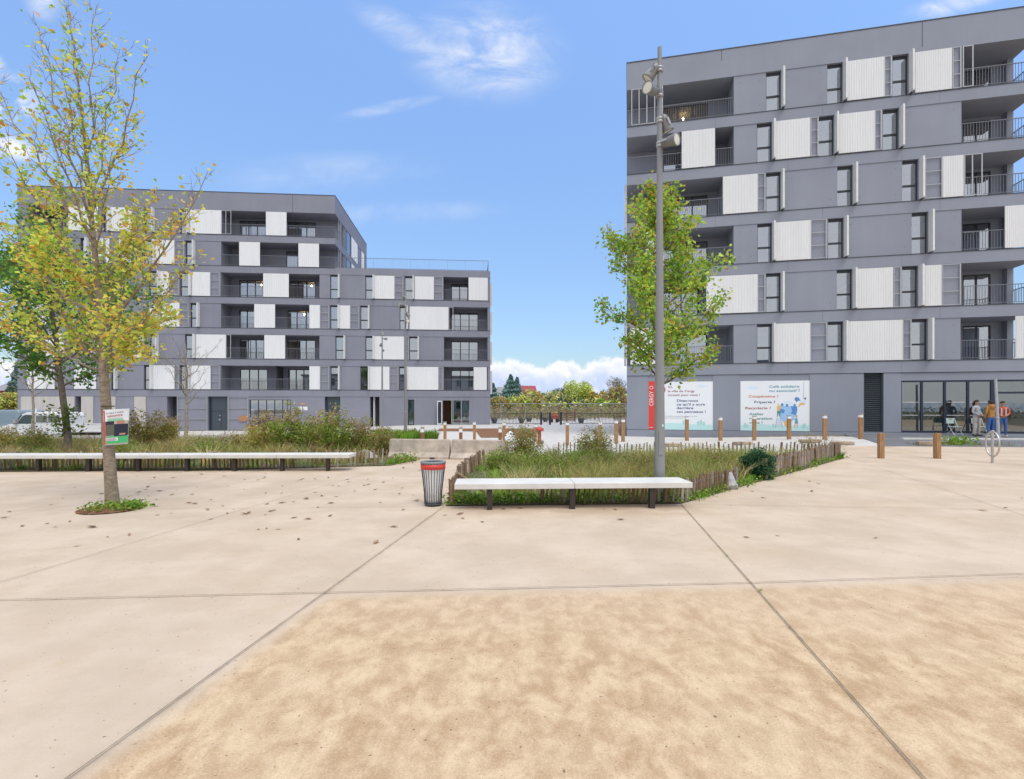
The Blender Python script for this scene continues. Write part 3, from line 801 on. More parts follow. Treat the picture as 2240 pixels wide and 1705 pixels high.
def wall_text(B, s, pxa, pxb, py, cap, m, name='lettering', parent=None, d=-.03, rot=0, xd=None):
    """one line of writing on the facade, fitted between two photo columns on a baseline row"""
    cu = bpy.data.curves.new(name, 'FONT'); cu.body = s; cu.size = 1; cu.fill_mode = 'FRONT' if False else 'BOTH'
    cu.extrude = .0; cu.offset = TXT_OFF
    o = bpy.data.objects.new(name, cu); COL.objects.link(o); cu.materials.append(m)
    bpy.context.view_layer.update()
    wd = max(.01, o.dimensions.x); pxm = (pxa+pxb)/2
    hh = (B.z(pxm, py-cap)-B.z(pxm, py))/.729
    ua, ub = B.u(pxa, d), B.u(pxb, d)
    if rot:
        o.rotation_euler = (R(90), R(-90), 0)
        ln = B.z(pxm, py-cap)-B.z(pxm, py)        # length runs upwards
        o.scale = (ln/wd, (ub-ua)/.729, 1); o.location = (ub, d, B.z(pxm, py))
    else:
        o.rotation_euler = (R(90), 0, 0); o.scale = ((ub-ua)/wd, hh, 1); o.location = (ua, d, B.z(pxm, py))
    o.parent = parent if parent is not None else B.root
    return to_mesh(o)
TXT_OFF = .0
wall_text(BL, '5', 642, 645, 884, 5, M_white, d=.02)
for a, b in ((653, 661), (663, 672.5)):
    n_ = MB(); n_.box((u(a), .005, z(660, 898)), (u(b), .026, z(660, 890))); n_.build('wall_notice', M_white, BL.root)
n_ = MB(); n_.box((u(656), .005, z(660, 885.5)), (u(668), .026, z(660, 882.5))); n_.build('wall_notice', mat('orange_notice', (.6, .3, .2), .6), BL.root)
bx = MB(); ux = u(523.5); bx.box((ux, -.06, z(530, 922)), (u(541), -.05, z(530, 910)))
bx.build('wall_notice', mat('orange_brown_panel', (.42, .2, .1), .7), BL.root)

# ---- right block
BR = Bldg(); BR.ang = R(-12.7); BR.O = (6.62, 29.8); BR.ztop = 21.5
gR = lambda a=2106, b=2167, n=2: [(a, b, n)]
rowsR = [
 [{}, ('B', 'start', 1605, dict(g=[(1458, 1547, 2)])), ('S', 1379, 1436), ('W', 1656, 1689), ('S', 1696, 1772), ('F', 1772, 1809), ('W', 1811, 1845), ('S', 1855, 1974), ('F', 1974, 1993), ('W', 1994, 2030), ('B', 2102, 'end', dict(g=gR())), ('S', 2220, 2264)],
 [{}, ('B', 'start', 1548, dict(g=[(1450, 1530, 2)])), ('S', 1545, 1657), ('F', 1657, 1674), ('W', 1676, 1708), ('W', 1831, 1865), ('S', 1875, 1953), ('F', 1954, 1971), ('W', 1974, 2009), ('S', 2022, 2059), ('F', 2060, 2101), ('B', 2103, 'end', dict(g=gR()))],
 [{}, ('B', 'start', 1605, dict(g=[(1450, 1548, 3)])), ('S', 1412, 1452), ('W', 1657, 1689), ('S', 1696, 1773), ('F', 1773, 1808), ('W', 1812, 1846), ('W', 1995, 2031), ('B', 2104, 'end', dict(g=gR())), ('S', 2197, 2264)],
 [{}, ('B', 'start', 1584, dict(g=[(1450, 1548, 3)])), ('S', 1581, 1657), ('F', 1657, 1674), ('W', 1676, 1708), ('W', 1832, 1866), ('W', 1974, 2010), ('F', 2023, 2061), ('S', 2061, 2107), ('B', 2104, 'end', dict(g=gR())), ('P', 2109, 2126, 2147)],
 [{}, ('B', 'start', 1605.5, dict(g=[(1450, 1548, 3)])), ('S', 1491, 1564), ('W', 1656, 1689), ('S', 1696, 1772), ('F', 1773, 1790), ('W', 1791, 1825), ('S', 1834, 1913), ('F', 1913, 1928), ('W', 1932, 1967), ('B', 2104, 'end', dict(g=gR()))],
 [{}, ('B', 'start', 1605.5, dict(g=[(1450, 1548, 3)], lamp=.5)), ('P', 1382, 1398, 1415, 1432, 1449), ('W', 1676, 1709), ('W', 1810, 1844), ('S', 1853, 1934), ('F', 1934, 1950), ('W', 1953, 1988), ('S', 2001, 2082), ('F', 2083, 2102), ('B', 2104, 'end', dict(g=gR())), ('P', 2106, 2127)],
]
LR = 19.8
make_block(BR, 'tall grey apartment building with white shutters and a glazed shop at street level', rowsR, LR, 13.5, 4.10, 2.746, 2.126, .62, M_conR, 3.46, 1)
W = BR.wall; u = BR.u; z = BR.z
for k in range(6):
    zb = 4.10+2.746*k
    W.box((LR-.3, 1.66, zb), (LR-.02, 1.98, zb+2.126))
for a in (1578, 2017): W.box((u(a), -.008, 20.9 if a == 1578 else 20.2), (u(a)+.025, -.001, 21.48), 1)
for k in (0, 2, 3):
    s = MB(); zb = 4.10+2.746*k; s.box((-.16, 1.0, zb+.05), (-.03, 1.05, zb+2.6)); s.box((-.16, 1.4, zb+.05), (-.03, 1.45, zb+2.6)); s.build('sliding_shutter', M_white, BR.root)
gz0, gz1 = -.6, 3.455
W.box((0, 0, gz0), (u(1972), .28, .39)); W.box((u(1972), .06, gz0), (LR, .28, .36))
W.box((0, -.006, .375), (u(1972), -.001, .392), 1)
ops = [(1417, 1560), (1620, 1772), (1890, 1933.5), (1972, None)]
cur = 0
for a, b in ops:
    W.box((cur, .03, .39), (u(a), .28, gz1)); cur = u(b) if b else LR-.28
    if b and a < 1800: W.box((u(a), .06, 3.12), (u(b), .27, gz1))
    if b is None: W.box((u(a), .06, 3.06), (cur, .27, gz1))
W.box((cur, .03, .36), (LR, .28, gz1))
W.box((.03, .285, gz0), (.28, 13.2, gz1)); W.box((LR-.28, .285, gz0), (LR-.03, 13.2, gz1)); W.box((0, 13.22, gz0), (LR, 13.45, gz1))
W.box((u(1972)-.3, .285, gz0), (u(1972)-.1, 7.9, gz1))
BR.inn.box((u(1972)-.1, 8.0, .3), (LR-.3, 8.1, gz1)); BR.inn.box((u(1972)-.09, .3, 3.2), (LR-.3, 7.98, 3.24)); BR.inn.box((u(1972)-.09, .3, .28), (LR-.3, 7.98, .33), 1)
BR.inn.box((u(1972)-.09, .32, .34), (u(1972)-.04, 7.9, 3.19))
# louvre
lv = MB(); ua, ub = u(1890), u(1933.5)
lv.box((ua, .10, .39), (ua+.06, .2, 3.44)); lv.box((ub-.06, .10, .39), (ub, .2, 3.44)); lv.box((ua, .24, .39), (ub, .27, 3.44), 1)
for i in range(30):
    zc = .44+i*.10; Mx = Matrix.Translation((0, .16, zc)) @ Matrix.Rotation(R(38), 4, 'X')
    lv.box((ua+.06, -.055, -.006), (ub-.06, .055, .006), 0, Mx)
lv.build('louvred_vent', [M_door, M_frame], BR.root)
# shop glazing
fm = MB(); zb, zt = .37, 3.06
ms_ = [1972, 2018.5, 2069, 2120, 2175]
xs = [u(q) for q in ms_]+[LR-.31]
for i, x in enumerate(xs): fm.box((x-(.05 if i != 4 else .1), .07, zb), (x+(.05 if i != 4 else .1), .17, zt))
for i in range(5):
    a_ = xs[i]+(.05 if i != 4 else .1); b_ = xs[i+1]-(.05 if i != 3 else .1)
    fm.box((a_, .08, zt-.09), (b_, .16, zt)); fm.box((a_, .08, zb), (b_, .16, zb+.1))
a_, b_ = xs[4]+.1, xs[5]-.05
fm.box((a_, .075, 2.36), (b_, .165, 2.46))
fo = fm.build('shop_front', M_navy, BR.root)
p = MB()
for i in range(5): p.box((xs[i]+.05, .118, zb+.1), (xs[i+1]-.05, .126, zt-.09))
p.build('pane', M_shop, fo)
dts = MB()
for zz_ in (1.25, 1.92):
    for i in range(4):
        n = int((xs[i+1]-xs[i]-.2)/.055)
        for j in range(n):
            x = xs[i]+.1+j*.055; dts.box((x, .113, zz_), (x+.03, .1165, zz_+.035))
dts.build('safety_dots', M_white, fo)
lt = MB()
for x, d in ((xs[0]+.7, 2), (xs[2]+.8, 2.4), (xs[3]+.9, 2), (xs[1]+.6, 4)): lt.lathe([(.001, 0), (.09, 0), (.09, .02), (.001, .02)], 12, 0, Matrix.Translation((x, d, 3.17)))
lt.build('ceiling_spotlight', mat('lit_spot', (1, 1, .95), .5, emit=((1, .97, .9), 6)), BR.root)
ex = MB(); ex.box((u(2196), .9, 2.86), (u(2206), .92, 2.98)); ex.build('exit_sign', mat('exit_green', (.05, .5, .25), .5, emit=((.1, .8, .4), .8)), BR.root)
finish(BR, M_conR)

# ---- the two posters in the shop openings
c_white = mat('poster_white', (.80, .83, .86), .45); c_red = mat('poster_red', (.62, .06, .045), .45); c_mint = mat('poster_mint', (.52, .77, .77), .45); c_mint2 = mat('poster_mint_plant', (.40, .68, .66), .45)
c_maroon = mat('ink_maroon', (.30, .045, .05), .5); c_navy = mat('ink_navy', (.055, .09, .21), .5); c_teal = mat('ink_teal', (.10, .35, .42), .5); c_orange = mat('ink_orange', (.62, .19, .06), .5)
c_brick = mat('ink_brick', (.38, .10, .07), .5); c_green = mat('ink_green', (.07, .27, .24), .5); c_grey = mat('ink_grey', (.2, .2, .24), .5)
c_b1 = mat('poster_blue', (.10, .27, .58), .5); c_b2 = mat('poster_pale_blue', (.33, .56, .84), .5); c_skin = mat('poster_tan', (.55, .3, .18), .5); c_yel = mat('poster_yellow', (.75, .48, .16), .5); c_pale = mat('poster_pale_cloud', (.66, .79, .90), .45)
def poster(label, a, b):
    t = thing('window_poster', label, 'poster', (BR.O[0], BR.O[1], 0), BR.ang)
    m = MB(); m.box((u(a), .05, .395), (u(b), .09, 3.115)); m.build('panel', c_white, t)
    return t
D0 = .047
def art(t, name, polys, m, d=D0):
    """flat printed shapes given in photo pixels"""
    mb = MB()
    for i, q in enumerate(polys): mb.prism([(u(x, d), z(x, y, d)) for x, y in q], d-.0006*(i % 5), d+.002, 0)
    return mb.build(name, m, t)
def blob(cx, cy, rx, ry, n=20, k=0): return [(cx+rx*math.cos(2*math.pi*i/n), cy+ry*math.sin(2*math.pi*i/n)*(1+k*math.sin(3*2*math.pi*i/n))) for i in range(n)]
def px5(x, y): return (1400+x*.17671, 820+y*.17671)
def P5(*p): return [px5(*q) for q in p]
t1 = poster('white shop window poster with a red CERGY banner, behind the tall lamp post', 1417.5, 1560)
art(t1, 'ground_strip', [[(1432, 927), (1470, 925.5), (1520, 928.5), (1559, 930), (1559, 941.5), (1432, 940)]], c_mint)
art(t1, 'printed_plant', [blob(*px5(540, 590), 2.4, 5), blob(*px5(570, 600), 2.2, 4.5), blob(*px5(720, 600), 2.5, 5), blob(*px5(755, 590), 2.6, 6), blob(*px5(790, 605), 2.4, 4.5)], c_mint2, D0-.004)
art(t1, 'red_banner', [[(1418, 835), (1432.5, 834.5), (1432.5, 941), (1418, 940.5)]], c_red, D0-.001)
art(t1, 'printed_cloud', [blob(*px5(770, 140), 9, 3)], c_pale)
art(t1, 'red_badge', [blob(1446, 853, 10, 9)], c_red, D0-.001)
TXT_OFF = .004
wall_text(BR, 'CERGY', 1420, 1429, 888.5, 32, c_white, parent=t1, d=D0-.008, rot=1)
art(t1, 'banner_rule', [P5((112, 650), (158, 650), (158, 655), (112, 655))], c_white, D0-.008)
art(t1, 'banner_ring', [blob(*px5(140, 160), 4, 4)], c_white, D0-.006); art(t1, 'banner_ring', [blob(*px5(140, 160), 3, 3)], c_red, D0-.010)
TXT_OFF = .008
for s, a, b, y, cp, m in (('Ici,', 345, 400, 163, 4.6, c_maroon), ('la ville de Cergy', 345, 675, 215, 4.6, c_maroon), ('investit pour vous !', 345, 738, 263, 4.6, c_maroon)):
    wall_text(BR, s, 1400+a*.17671, 1400+b*.17671, 820+y*.17671, cp, m, parent=t1, d=D0-.003)
TXT_OFF = .016
for s, a, b, y in (('Dites-nous', 453, 715, 335), ("ce qu'il y aura", 453, 803, 381), ('derrière', 453, 658, 426), ('ces panneaux !', 453, 812, 472)):
    wall_text(BR, s, 1400+a*.17671, 1400+b*.17671, 820+y*.17671, 5.2, c_navy, parent=t1, d=D0-.003)
TXT_OFF = .0
wall_text(BR, 'et accédez au questionnaire pour nous aider', 1453, 1526, 911.8, 2, c_grey, parent=t1, d=D0-.003)
wall_text(BR, 'à définir la future activité de ce lieu', 1453, 1500, 915.8, 2, c_grey, parent=t1, d=D0-.003)
t2 = poster('white shop window poster asking Café solidaire with a blue jigsaw heart', 1620, 1772)
art(t2, 'ground_strip', [[(1620.5, 931), (1660, 928), (1720, 932), (1771.5, 930), (1771.5, 944.5), (1620.5, 942)]], c_mint)
art(t2, 'printed_plant', [blob(*px5(1300, 625), 3, 5), blob(*px5(1325, 632), 2.4, 4), blob(*px5(1650, 632), 2.6, 4.5), blob(*px5(2020, 640), 3, 5), blob(*px5(2040, 630), 2.5, 5.5)], c_mint2, D0-.004)
art(t2, 'printed_cloud', [blob(*px5(1400, 160), 11, 4), blob(*px5(1830, 380), 13, 10)], c_pale)
TXT_OFF = .016
for s, a, b, y, m in (('Café solidaire', 1597, 1970, 160, c_teal), ('ou associatif ?', 1597, 1978, 212, c_teal), ('Coopérative ?', 1343, 1712, 282, c_orange), ('Friperie ?', 1412, 1670, 353, c_navy),
                      ('Recyclerie ?', 1300, 1615, 427, c_brick), ('Atelier', 1352, 1535, 501, c_green), ('réparation', 1352, 1635, 556, c_green), ('vélos ?', 1352, 1520, 608, c_green)):
    wall_text(BR, s, 1400+a*.17671, 1400+b*.17671, 820+y*.17671, 5.4, m, parent=t2, d=D0-.003)
TXT_OFF = 0
art(t2, 'jigsaw_heart', [P5((1735, 480), (1735, 540), (1780, 590), (1830, 640), (1890, 570), (1935, 500), (1948, 440), (1945, 390), (1735, 390))], c_b2, D0-.001)
art(t2, 'jigsaw_piece', [P5((1745, 360), (1760, 350), (1775, 362), (1775, 390), (1745, 390)), P5((1865, 392), (1945, 392), (1948, 440), (1930, 500), (1865, 480), (1885, 450)), P5((1735, 420), (1775, 430), (1795, 445), (1775, 480), (1735, 470)),
     blob(*px5(1820, 380), 3, 3), blob(*px5(1915, 378), 2.6, 3), P5((1910, 300), (1930, 275), (1965, 285), (1990, 325), (1960, 320), (1940, 340), (1925, 325))], c_b1, D0-.005)
art(t2, 'printed_worker', [blob(*px5(1712, 368), 1.9, 2)]+[P5((1695, 390), (1735, 382), (1765, 375), (1765, 385), (1740, 405), (1738, 450), (1697, 450))], c_yel, D0-.003)
art(t2, 'printed_worker', [P5((1697, 450), (1740, 450), (1735, 522), (1725, 522), (1717, 470), (1705, 522), (1697, 522))], c_green, D0-.003)
lad = [P5((1697, 524), (1701, 524), (1678, 655), (1673, 655)), P5((1735, 524), (1739, 524), (1766, 655), (1761, 655))]+[P5((1700-i*4, 545+i*22), (1738+i*4, 545+i*22), (1738+i*4, 548+i*22), (1700-i*4, 548+i*22)) for i in range(5)]
art(t2, 'printed_ladder', lad, c_b1, D0-.004)
art(t2, 'printed_girl', [P5((1925, 535), (1945, 535), (1960, 605), (1915, 605)), P5((1890, 553), (1925, 545), (1925, 552), (1890, 560))], c_teal, D0-.003)
art(t2, 'printed_girl', [blob(*px5(1938, 515), 2, 2.6), P5((1920, 605), (1928, 605), (1915, 655), (1905, 655)), P5((1940, 605), (1948, 605), (1952, 655), (1943, 655))], c_skin, D0-.003)
art(t2, 'printed_swing', [P5((2027, 80), (2029, 80), (2024, 300), (2021, 300)), blob(*px5(2045, 295), 2, 2.3)], c_navy, D0-.003)
art(t2, 'printed_swing', [P5((1980, 350), (2030, 345), (2045, 370), (1990, 375), (1975, 398), (1958, 398))], c_yel, D0-.003)
art(t2, 'printed_swing', [P5((2020, 305), (2055, 315), (2058, 350), (2020, 350), (2005, 335))], c_pale, D0-.004)
art(t2, 'printed_bulb', [P5((1790, 570), (1830, 570), (1825, 635), (1800, 645), (1780, 600))], c_yel, D0-.003)
# ------------------------------------------------------------------ street furniture
M_bench = mat('pale_bench_concrete', (.62, .605, .57), .7, noise=.11, nscale=2.2, bump=.08, bscale=50)
M_bleg = mat('brown_black_steel', (.035, .026, .022), .6, noise=.3, nscale=6)
M_wood = mat('weathered_chestnut', (.24, .155, .095), .9, noise=.38, nscale=7, stretch=(1, 1, .25))
M_woodg = mat('greyed_chestnut', (.34, .29, .24), .9, noise=.38, nscale=7, stretch=(1, 1, .25))
M_wire = mat('fence_wire', (.30, .30, .29), .5, .5)
M_boll = mat('bollard_wood', (.34, .19, .085), .8, noise=.35, nscale=8, stretch=(3, 3, .4))
M_bcap = mat('bollard_white_band', (.78, .77, .74), .6)
M_btop = mat('bollard_grey_top', (.36, .33, .27), .8, noise=.2)
M_conc = mat('barrier_concrete', (.47, .40, .335), .9, noise=.28, nscale=3.2, bump=.25, bscale=30)
M_pole = mat('lamp_post_grey', (.245, .245, .245), .45, noise=.04)
M_lampc = mat('floodlight_grey', (.21, .21, .21), .45)
M_lens = mat('floodlight_lens', (.72, .70, .60), .15)
M_steel = mat('brushed_steel', (.55, .52, .49), .35, .7, noise=.1)
M_red = mat('signal_red', (.62, .045, .035), .45)
M_bin = mat('bin_grey_steel', (.06, .068, .075), .5)
def seg(mb, a, b, z0, z1, depth, m=0):
    """slab from ground point a to b (front edge), extending back by depth"""
    a = Vector(a); b = Vector(b); d = (b-a).normalized(); p = Vector((-d.y, d.x))*depth
    V = [(a.x, a.y), (b.x, b.y), (b.x+p.x, b.y+p.y), (a.x+p.x, a.y+p.y)]
    V = [(x, y, z0) for x, y in V]+[(x, y, z1) for x, y in V]
    return mb.add(V, [(3,2,1,0),(4,5,6,7),(0,1,5,4),(1,2,6,5),(2,3,7,6),(3,0,4,7)], m)
def bench(label, A, B_, depth, cuts, legs, legback):
    t = thing('bench', label, 'bench', (A[0], A[1], 0))
    A = Vector(A); B_ = Vector(B_); d = B_-A
    for c0, c1 in zip(cuts, cuts[1:]):
        mb = MB(); seg(mb, A+d*c0+d.normalized()*.004, A+d*c1-d.normalized()*.004, .355, .45, depth)
        o = mb.build('slab', M_bench, t, bevel=.008); o.matrix_parent_inverse = Matrix.Translation((-A.x, -A.y, 0))
    p = Vector((-d.y, d.x)).normalized()
    for q in legs:
        mb = MB(); c = A+d*q+p*legback; w = d.normalized()*.045
        seg(mb, c-w, c+w, -.02, .356, .11)
        mb2 = mb; o = mb2.build('leg', M_bleg, t, bevel=.004); o.matrix_parent_inverse = Matrix.Translation((-A.x, -A.y, 0))
    return t
bench('short white slab bench on three dark legs before the fenced bed with the tall lamp', (-.977, 8.72), (3.12, 8.90), .66, (0, .5, 1), (.146, .492, .83), .03)
xa, xb = (-64-CX)/F*13.74, (764-CX)/F*13.9
px2t = lambda px: ((px-CX)/F*13.82-xa)/(xb-xa)
bench('very long white slab bench along the wild planting bed beside the signed tree', (xa, 13.72), (xb, 13.9), .66, (0, px2t(170), px2t(388.6), px2t(602.4), 1), [px2t(q) for q in (-28, 80, 189, 297, 403, 507, 611, 712)], .08)

# litter bin
bx_, by_ = gp(947.5, 1106)
t = thing('litter_bin', 'slatted grey litter bin with a red band and clear bag', 'litter bin', (bx_, by_, 0))
n = 24; mb = MB()
for i in range(n):
    a = 2*math.pi*i/n; pts = []
    for q, r_ in ((.03, .150), (.25, .158), (.5, .185), (.66, .206), (.75, .213)): pts.append((r_*math.cos(a), r_*math.sin(a), q))
    mb.tube(pts, .006, 6)
mb.build('wire_basket', M_bin, t)
mb = MB(); mb.ring((0, 0, .035), .150, .010); mb.ring((0, 0, .07), .150, .006); mb.lathe([(.001, .02), (.145, .02), (.145, .035), (.001, .035)], 24); mb.build('base', M_bin, t)
mb = MB(); mb.lathe([(.203, .655), (.217, .655), (.220, .74), (.206, .74)], 32); mb.build('red_band', M_red, t)
mb = MB(); mb.lathe([(.16, .755), (.225, .752), (.228, .775), (.218, .788), (.165, .79), (.155, .778)], 32); mb.build('rim', mat('bin_rim', (.20, .21, .22), .4), t)
bag = bpy.data.materials.new('clear_bag'); bag.use_nodes = True; nb = bag.node_tree; bs = nb.nodes['Principled BSDF']; bs.inputs['Base Color'].default_value = (.85, .85, .85, 1); bs.inputs['Roughness'].default_value = .3; bs.inputs['Alpha'].default_value = .75
mb = MB(); V = []
for j, (r_, q) in enumerate(((.10, .05), (.138, .12), (.145, .3), (.165, .5), (.19, .68), (.198, .77))):
    for k in range(20):
        a = 2*math.pi*k/20; rr = r_*(1+.05*math.sin(5*a+j)); V.append((rr*math.cos(a), rr*math.sin(a), q))
mb.add(V, [(j*20+k, j*20+(k+1) % 20, j*20+20+(k+1) % 20, j*20+20+k) for j in range(5) for k in range(20)], 0, True); mb.add(V[:20], [tuple(range(20))], 0, True)
mb.build('bin_bag', bag, t)
mb = MB()
for i in range(9):
    c = Vector((rng.uniform(-.05, .06), rng.uniform(-.06, .06), rng.uniform(.09, .19))); mb.tube([c, c+Vector(rng.uniform(-.05, .05, 3))], [.022, .012], 6, 0)
mb.build('rubbish', M_wood, t)

# concrete barriers
def barrier(label, a, b):
    a = Vector(a); b = Vector(b); d = b-a; t = thing('concrete_barrier', label, 'road barrier', (a.x, a.y, 0), math.atan2(d.y, d.x), 'concrete barriers closing the passage')
    Ln = d.length; prof = [(-.02, 0), (-.02, .07), (.10, .22), (.15, .62), (.165, .65), (.275, .65), (.29, .62), (.34, .22), (.46, .07), (.46, 0)]
    mb = MB(); V = []; xs_ = [.0, .03, Ln*.33, Ln*.62, Ln-.03, Ln]; k = len(prof)
    for i, x in enumerate(xs_):
        sx = .93 if i in (0, 5) else 1
        for y, zz_ in prof:
            V.append((x+rng.normal(0, .003), .22+(y-.22)*sx, zz_*(sx if zz_ > .5 else 1)+rng.normal(0, .003)*(zz_ > .1)))
    Fc = [(i*k+j, i*k+j+1, (i+1)*k+j+1, (i+1)*k+j) for i in range(5) for j in range(k-1)]+[tuple(range(k)), tuple(range(6*k-1, 5*k-1, -1))]
    mb.add(V, Fc); mb.build('barrier_body', M_conc, t)
    for q in (.27, .70):
        m2 = MB(); m2.box((Ln*q, -.026, .001), (Ln*q+.16, .1, .06)); m2.build('forklift_slot', M_frame, t)
barrier('concrete road barrier nearest the long white bench, chipped corner', ((849-CX)/F*17.3, 17.25), ((981-CX)/F*16.95, 16.95))
barrier('concrete road barrier half hidden by the bramble of the lamp bed', ((984-CX)/F*16.92, 16.92), ((1108-CX)/F*16.55, 16.5))

# bollards
def bollard(label, px, py, h, wd, kind):
    x, y = gp(px, py); t = thing('bollard', label, 'bollard', (x, y, gh(x, y)), rng.uniform(-.15, .15), 'wooden bollards around the square')
    mb = MB(); s = wd/2
    if kind == 'band':
        mb.box((-s, -s, -.05), (s, s, h-.16)); mb.build('post', M_boll, t, bevel=.008)
        mb = MB(); mb.box((-s*.97, -s*.97, h-.159), (s*.97, s*.97, h-.055)); mb.build('white_band', M_bcap, t)
        mb = MB(); mb.box((-s, -s, h-.054), (s, s, h)); mb.build('cap', M_btop, t, bevel=.006)
    elif kind == 'short':
        mb.box((-s, -s, -.05), (s, s, h-.26)); mb.build('post', mat('brown_bollard', (.22, .10, .045), .8, noise=.3, nscale=8), t, bevel=.006)
        mb = MB(); mb.box((-s*.97, -s*.97, h-.259), (s*.97, s*.97, h-.11)); mb.build('white_band', M_bcap, t)
        mb = MB(); mb.box((-s, -s, h-.109), (s, s, h)); mb.build('cap', M_btop, t, bevel=.006)
    else:
        mb.box((-s, -s, -.05), (s, s, h)); mb.build('post', M_boll, t, bevel=.012)
        mb = MB(); mb.lathe([(.001, -s-.004), (.018, -s-.004), (.018, -s+.01)], 10, 0, Matrix.Rotation(R(90), 4, 'X') @ Matrix.Translation((.01, .09, 0)) @ Matrix.Rotation(R(180), 4, 'X') @ Matrix.Translation((0, 0, 2*s)))
    return t
for px, py, top, lab in ((1502.6, 964, 911, 'banded wooden bollard before the words ces panneaux on the white poster'), (1576, 964, 912.5, 'banded wooden bollard before the bare wall between the two posters'), (1650, 963.6, 910, 'banded wooden bollard covering the word vélos on the poster'),
                         (1726, 961, 909, 'banded wooden bollard before the jigsaw heart poster'), (1804, 961.5, 908, 'banded wooden bollard with a white tag near the grey wall, beside tall weeds'), (1882.5, 960, 905.7, 'banded wooden bollard next to the dark louvred vent'),
                         (1348, 969.6, 919, 'banded wooden bollard nearest the shrub, one of the pair at the building corner'), (1363, 966, 916.6, 'banded wooden bollard touching the building corner edge, one of a pair'), (1313, 969, 922, 'banded wooden bollard behind the brown-leaved shrub'),
                         (1241, 973, 922.7, 'banded wooden bollard standing alone between the two shrubs'), (1171, 966, 927.6, 'banded wooden bollard just behind the red hydrant'), (1102.5, 966.7, 923.5, 'tall banded wooden bollard at the end of the concrete barriers'),
                         (1037.8, 964, 922.6, 'tall banded wooden bollard in front of the large bark bed'), (973.4, 963, 923, 'tall banded wooden bollard before the open brown doorway')):
    Y = gp(px, py)[1]; bollard(lab, px, py, (py-top)*Y/F, .15, 'band')
for px, py, lab in ((924, 969, 'short squat bollard beside the small bark patch'), (1008, 970, 'short squat bollard between two taller ones behind the barrier joint'), (1094, 971, 'short squat bollard by the white sack')):
    Y = gp(px, py)[1]; bollard(lab, px, py, (py-934)*Y/F, .15, 'short')
bollard('plain square wooden bollard on the pink plaza, nearer the fenced bed', 1927, 1003, .85, .155, 'plain')
bollard('plain square wooden bollard on the pink plaza, nearer the bicycle hoops', 2050, 1003.5, .85, .16, 'plain')

# bicycle hoops
def hoop(label, px, py, rz):
    x, y = gp(px, py); t = thing('bicycle_hoop', label, 'bike rack', (x, y, 0), rz, 'round steel bicycle hoops')
    mb = MB(); mb.tube([(0, 0, -.05), (0, 0, .98)], .038, 14); mb.build('post', M_steel, t)
    mb = MB(); mb.lathe([(.001, .98), (.05, .98), (.05, 1.0), (.001, 1.0)], 14); mb.build('cap', M_steel, t)
    mb = MB(); mb.ring((0, 0, .585), .385, .024, 'y', 40, 8); mb.build('ring', M_steel, t)
hoop('round steel bicycle hoop on a post in front of the leaning pole', 2171, 1013, R(71)); hoop('round steel bicycle hoop cut by the picture edge, past the leaning pole', 2262, 1019, R(71))

# leaning galvanised pole
x, y = gp(2184.6, 962.5)
t = thing('sign_pole', 'leaning bare galvanised pole beside the three men', 'pole', (x, y, gh(x, y)))
mb = MB(); q = at(2177.7, 830, y+.1)-Vector((x, y, gh(x, y))); mb.tube([(0, 0, -.1), q], [.065, .055], 14); mb.build('tube', M_galv, t)
mb = MB(); mb.ring(Vector(q)*.36, .075, .02, 'z', 16, 6); mb.build('clamp', M_galv, t)

# lamp posts
def lamp_post(label, px, Y, s, rz, base, skip=()):
    x = (px-CX)/F*Y; t = thing('lamp_post', label, 'lamp post', (x, Y, gh(x, Y)), rz, 'lamp posts with four floodlights'); t.scale = (s, s, s)
    mb = MB(); n = 12
    mb.tube([(0, 0, -.2), (0, 0, .8), (0, 0, 3), (0, 0, 6), (0, 0, 8.54)], [.103, .1, .082, .058, .038], n, smooth=True); mb.build('pole', M_pole, t)
    mb = MB(); mb.box((-.04, -.108, .85), (.04, -.09, 1.3)); mb.build('access_door', M_pole, t)
    mb = MB(); mb.box((.02, -.098, 1.38), (.045, -.09, 1.42)); mb.build('tag', M_bcap, t)
    # heights of clamps, swing (yaw) and pitch of each floodlight
    for zc, az, pit, sh in ((8.12, 168, -52, -.12), (7.65, 222, -6, .0), (7.16, 20, -64, -.12), (6.70, 312, -6, -.05)):
        r_ = .045
        mb = MB(); mb.lathe([(r_, -.045), (r_+.022, -.045), (r_+.022, -.015), (r_+.008, -.012), (r_+.008, .012), (r_+.022, .015), (r_+.022, .045), (r_, .045)], 16, 0, Matrix.Translation((0, 0, zc)))
        mb.build('clamp', M_galv, t)
        Mz = Matrix.Translation((0, 0, zc)) @ Matrix.Rotation(R(az), 4, 'Z')
        arm = MB(); arm.tube([Mz @ Vector(q) for q in ((.05, 0, 0), (.08, 0, .03), (.11, 0, 0))], .02, 8)
        My = Mz @ Matrix.Translation((.11, 0, 0)) @ Matrix.Rotation(R(-pit), 4, 'Y')
        for sy in (-1, 1): arm.box((-.02, sy*.112-.006, -.02), (.10, sy*.10+.006, .02), 0, My)
        arm.box((-.03, -.118, -.02), (-.018, .118, .02), 0, My)
        arm.build('bracket', M_galv, t)
        Mf = My @ Matrix.Rotation(R(90), 4, 'Y') @ Matrix.Translation((0, 0, sh))
        fl = MB(); fl.lathe([(.001, 0), (.05, 0), (.07, .025), (.08, .08), (.102, .23), (.116, .29), (.116, .31), (.105, .31), (.10, .298)], 22, 0, Mf)
        for k in range(4): fl.box((-.004, .06, .03), (.004, .09, .15), 0, Mf @ Matrix.Rotation(R(k*90+45), 4, 'Z'))
        fo = fl.build('floodlight', M_lampc, t)
        ln = MB(); ln.lathe([(.001, .304), (.05, .303), (.102, .297)], 22, 0, Mf); ln.build('lens', M_lens, fo)
    return t
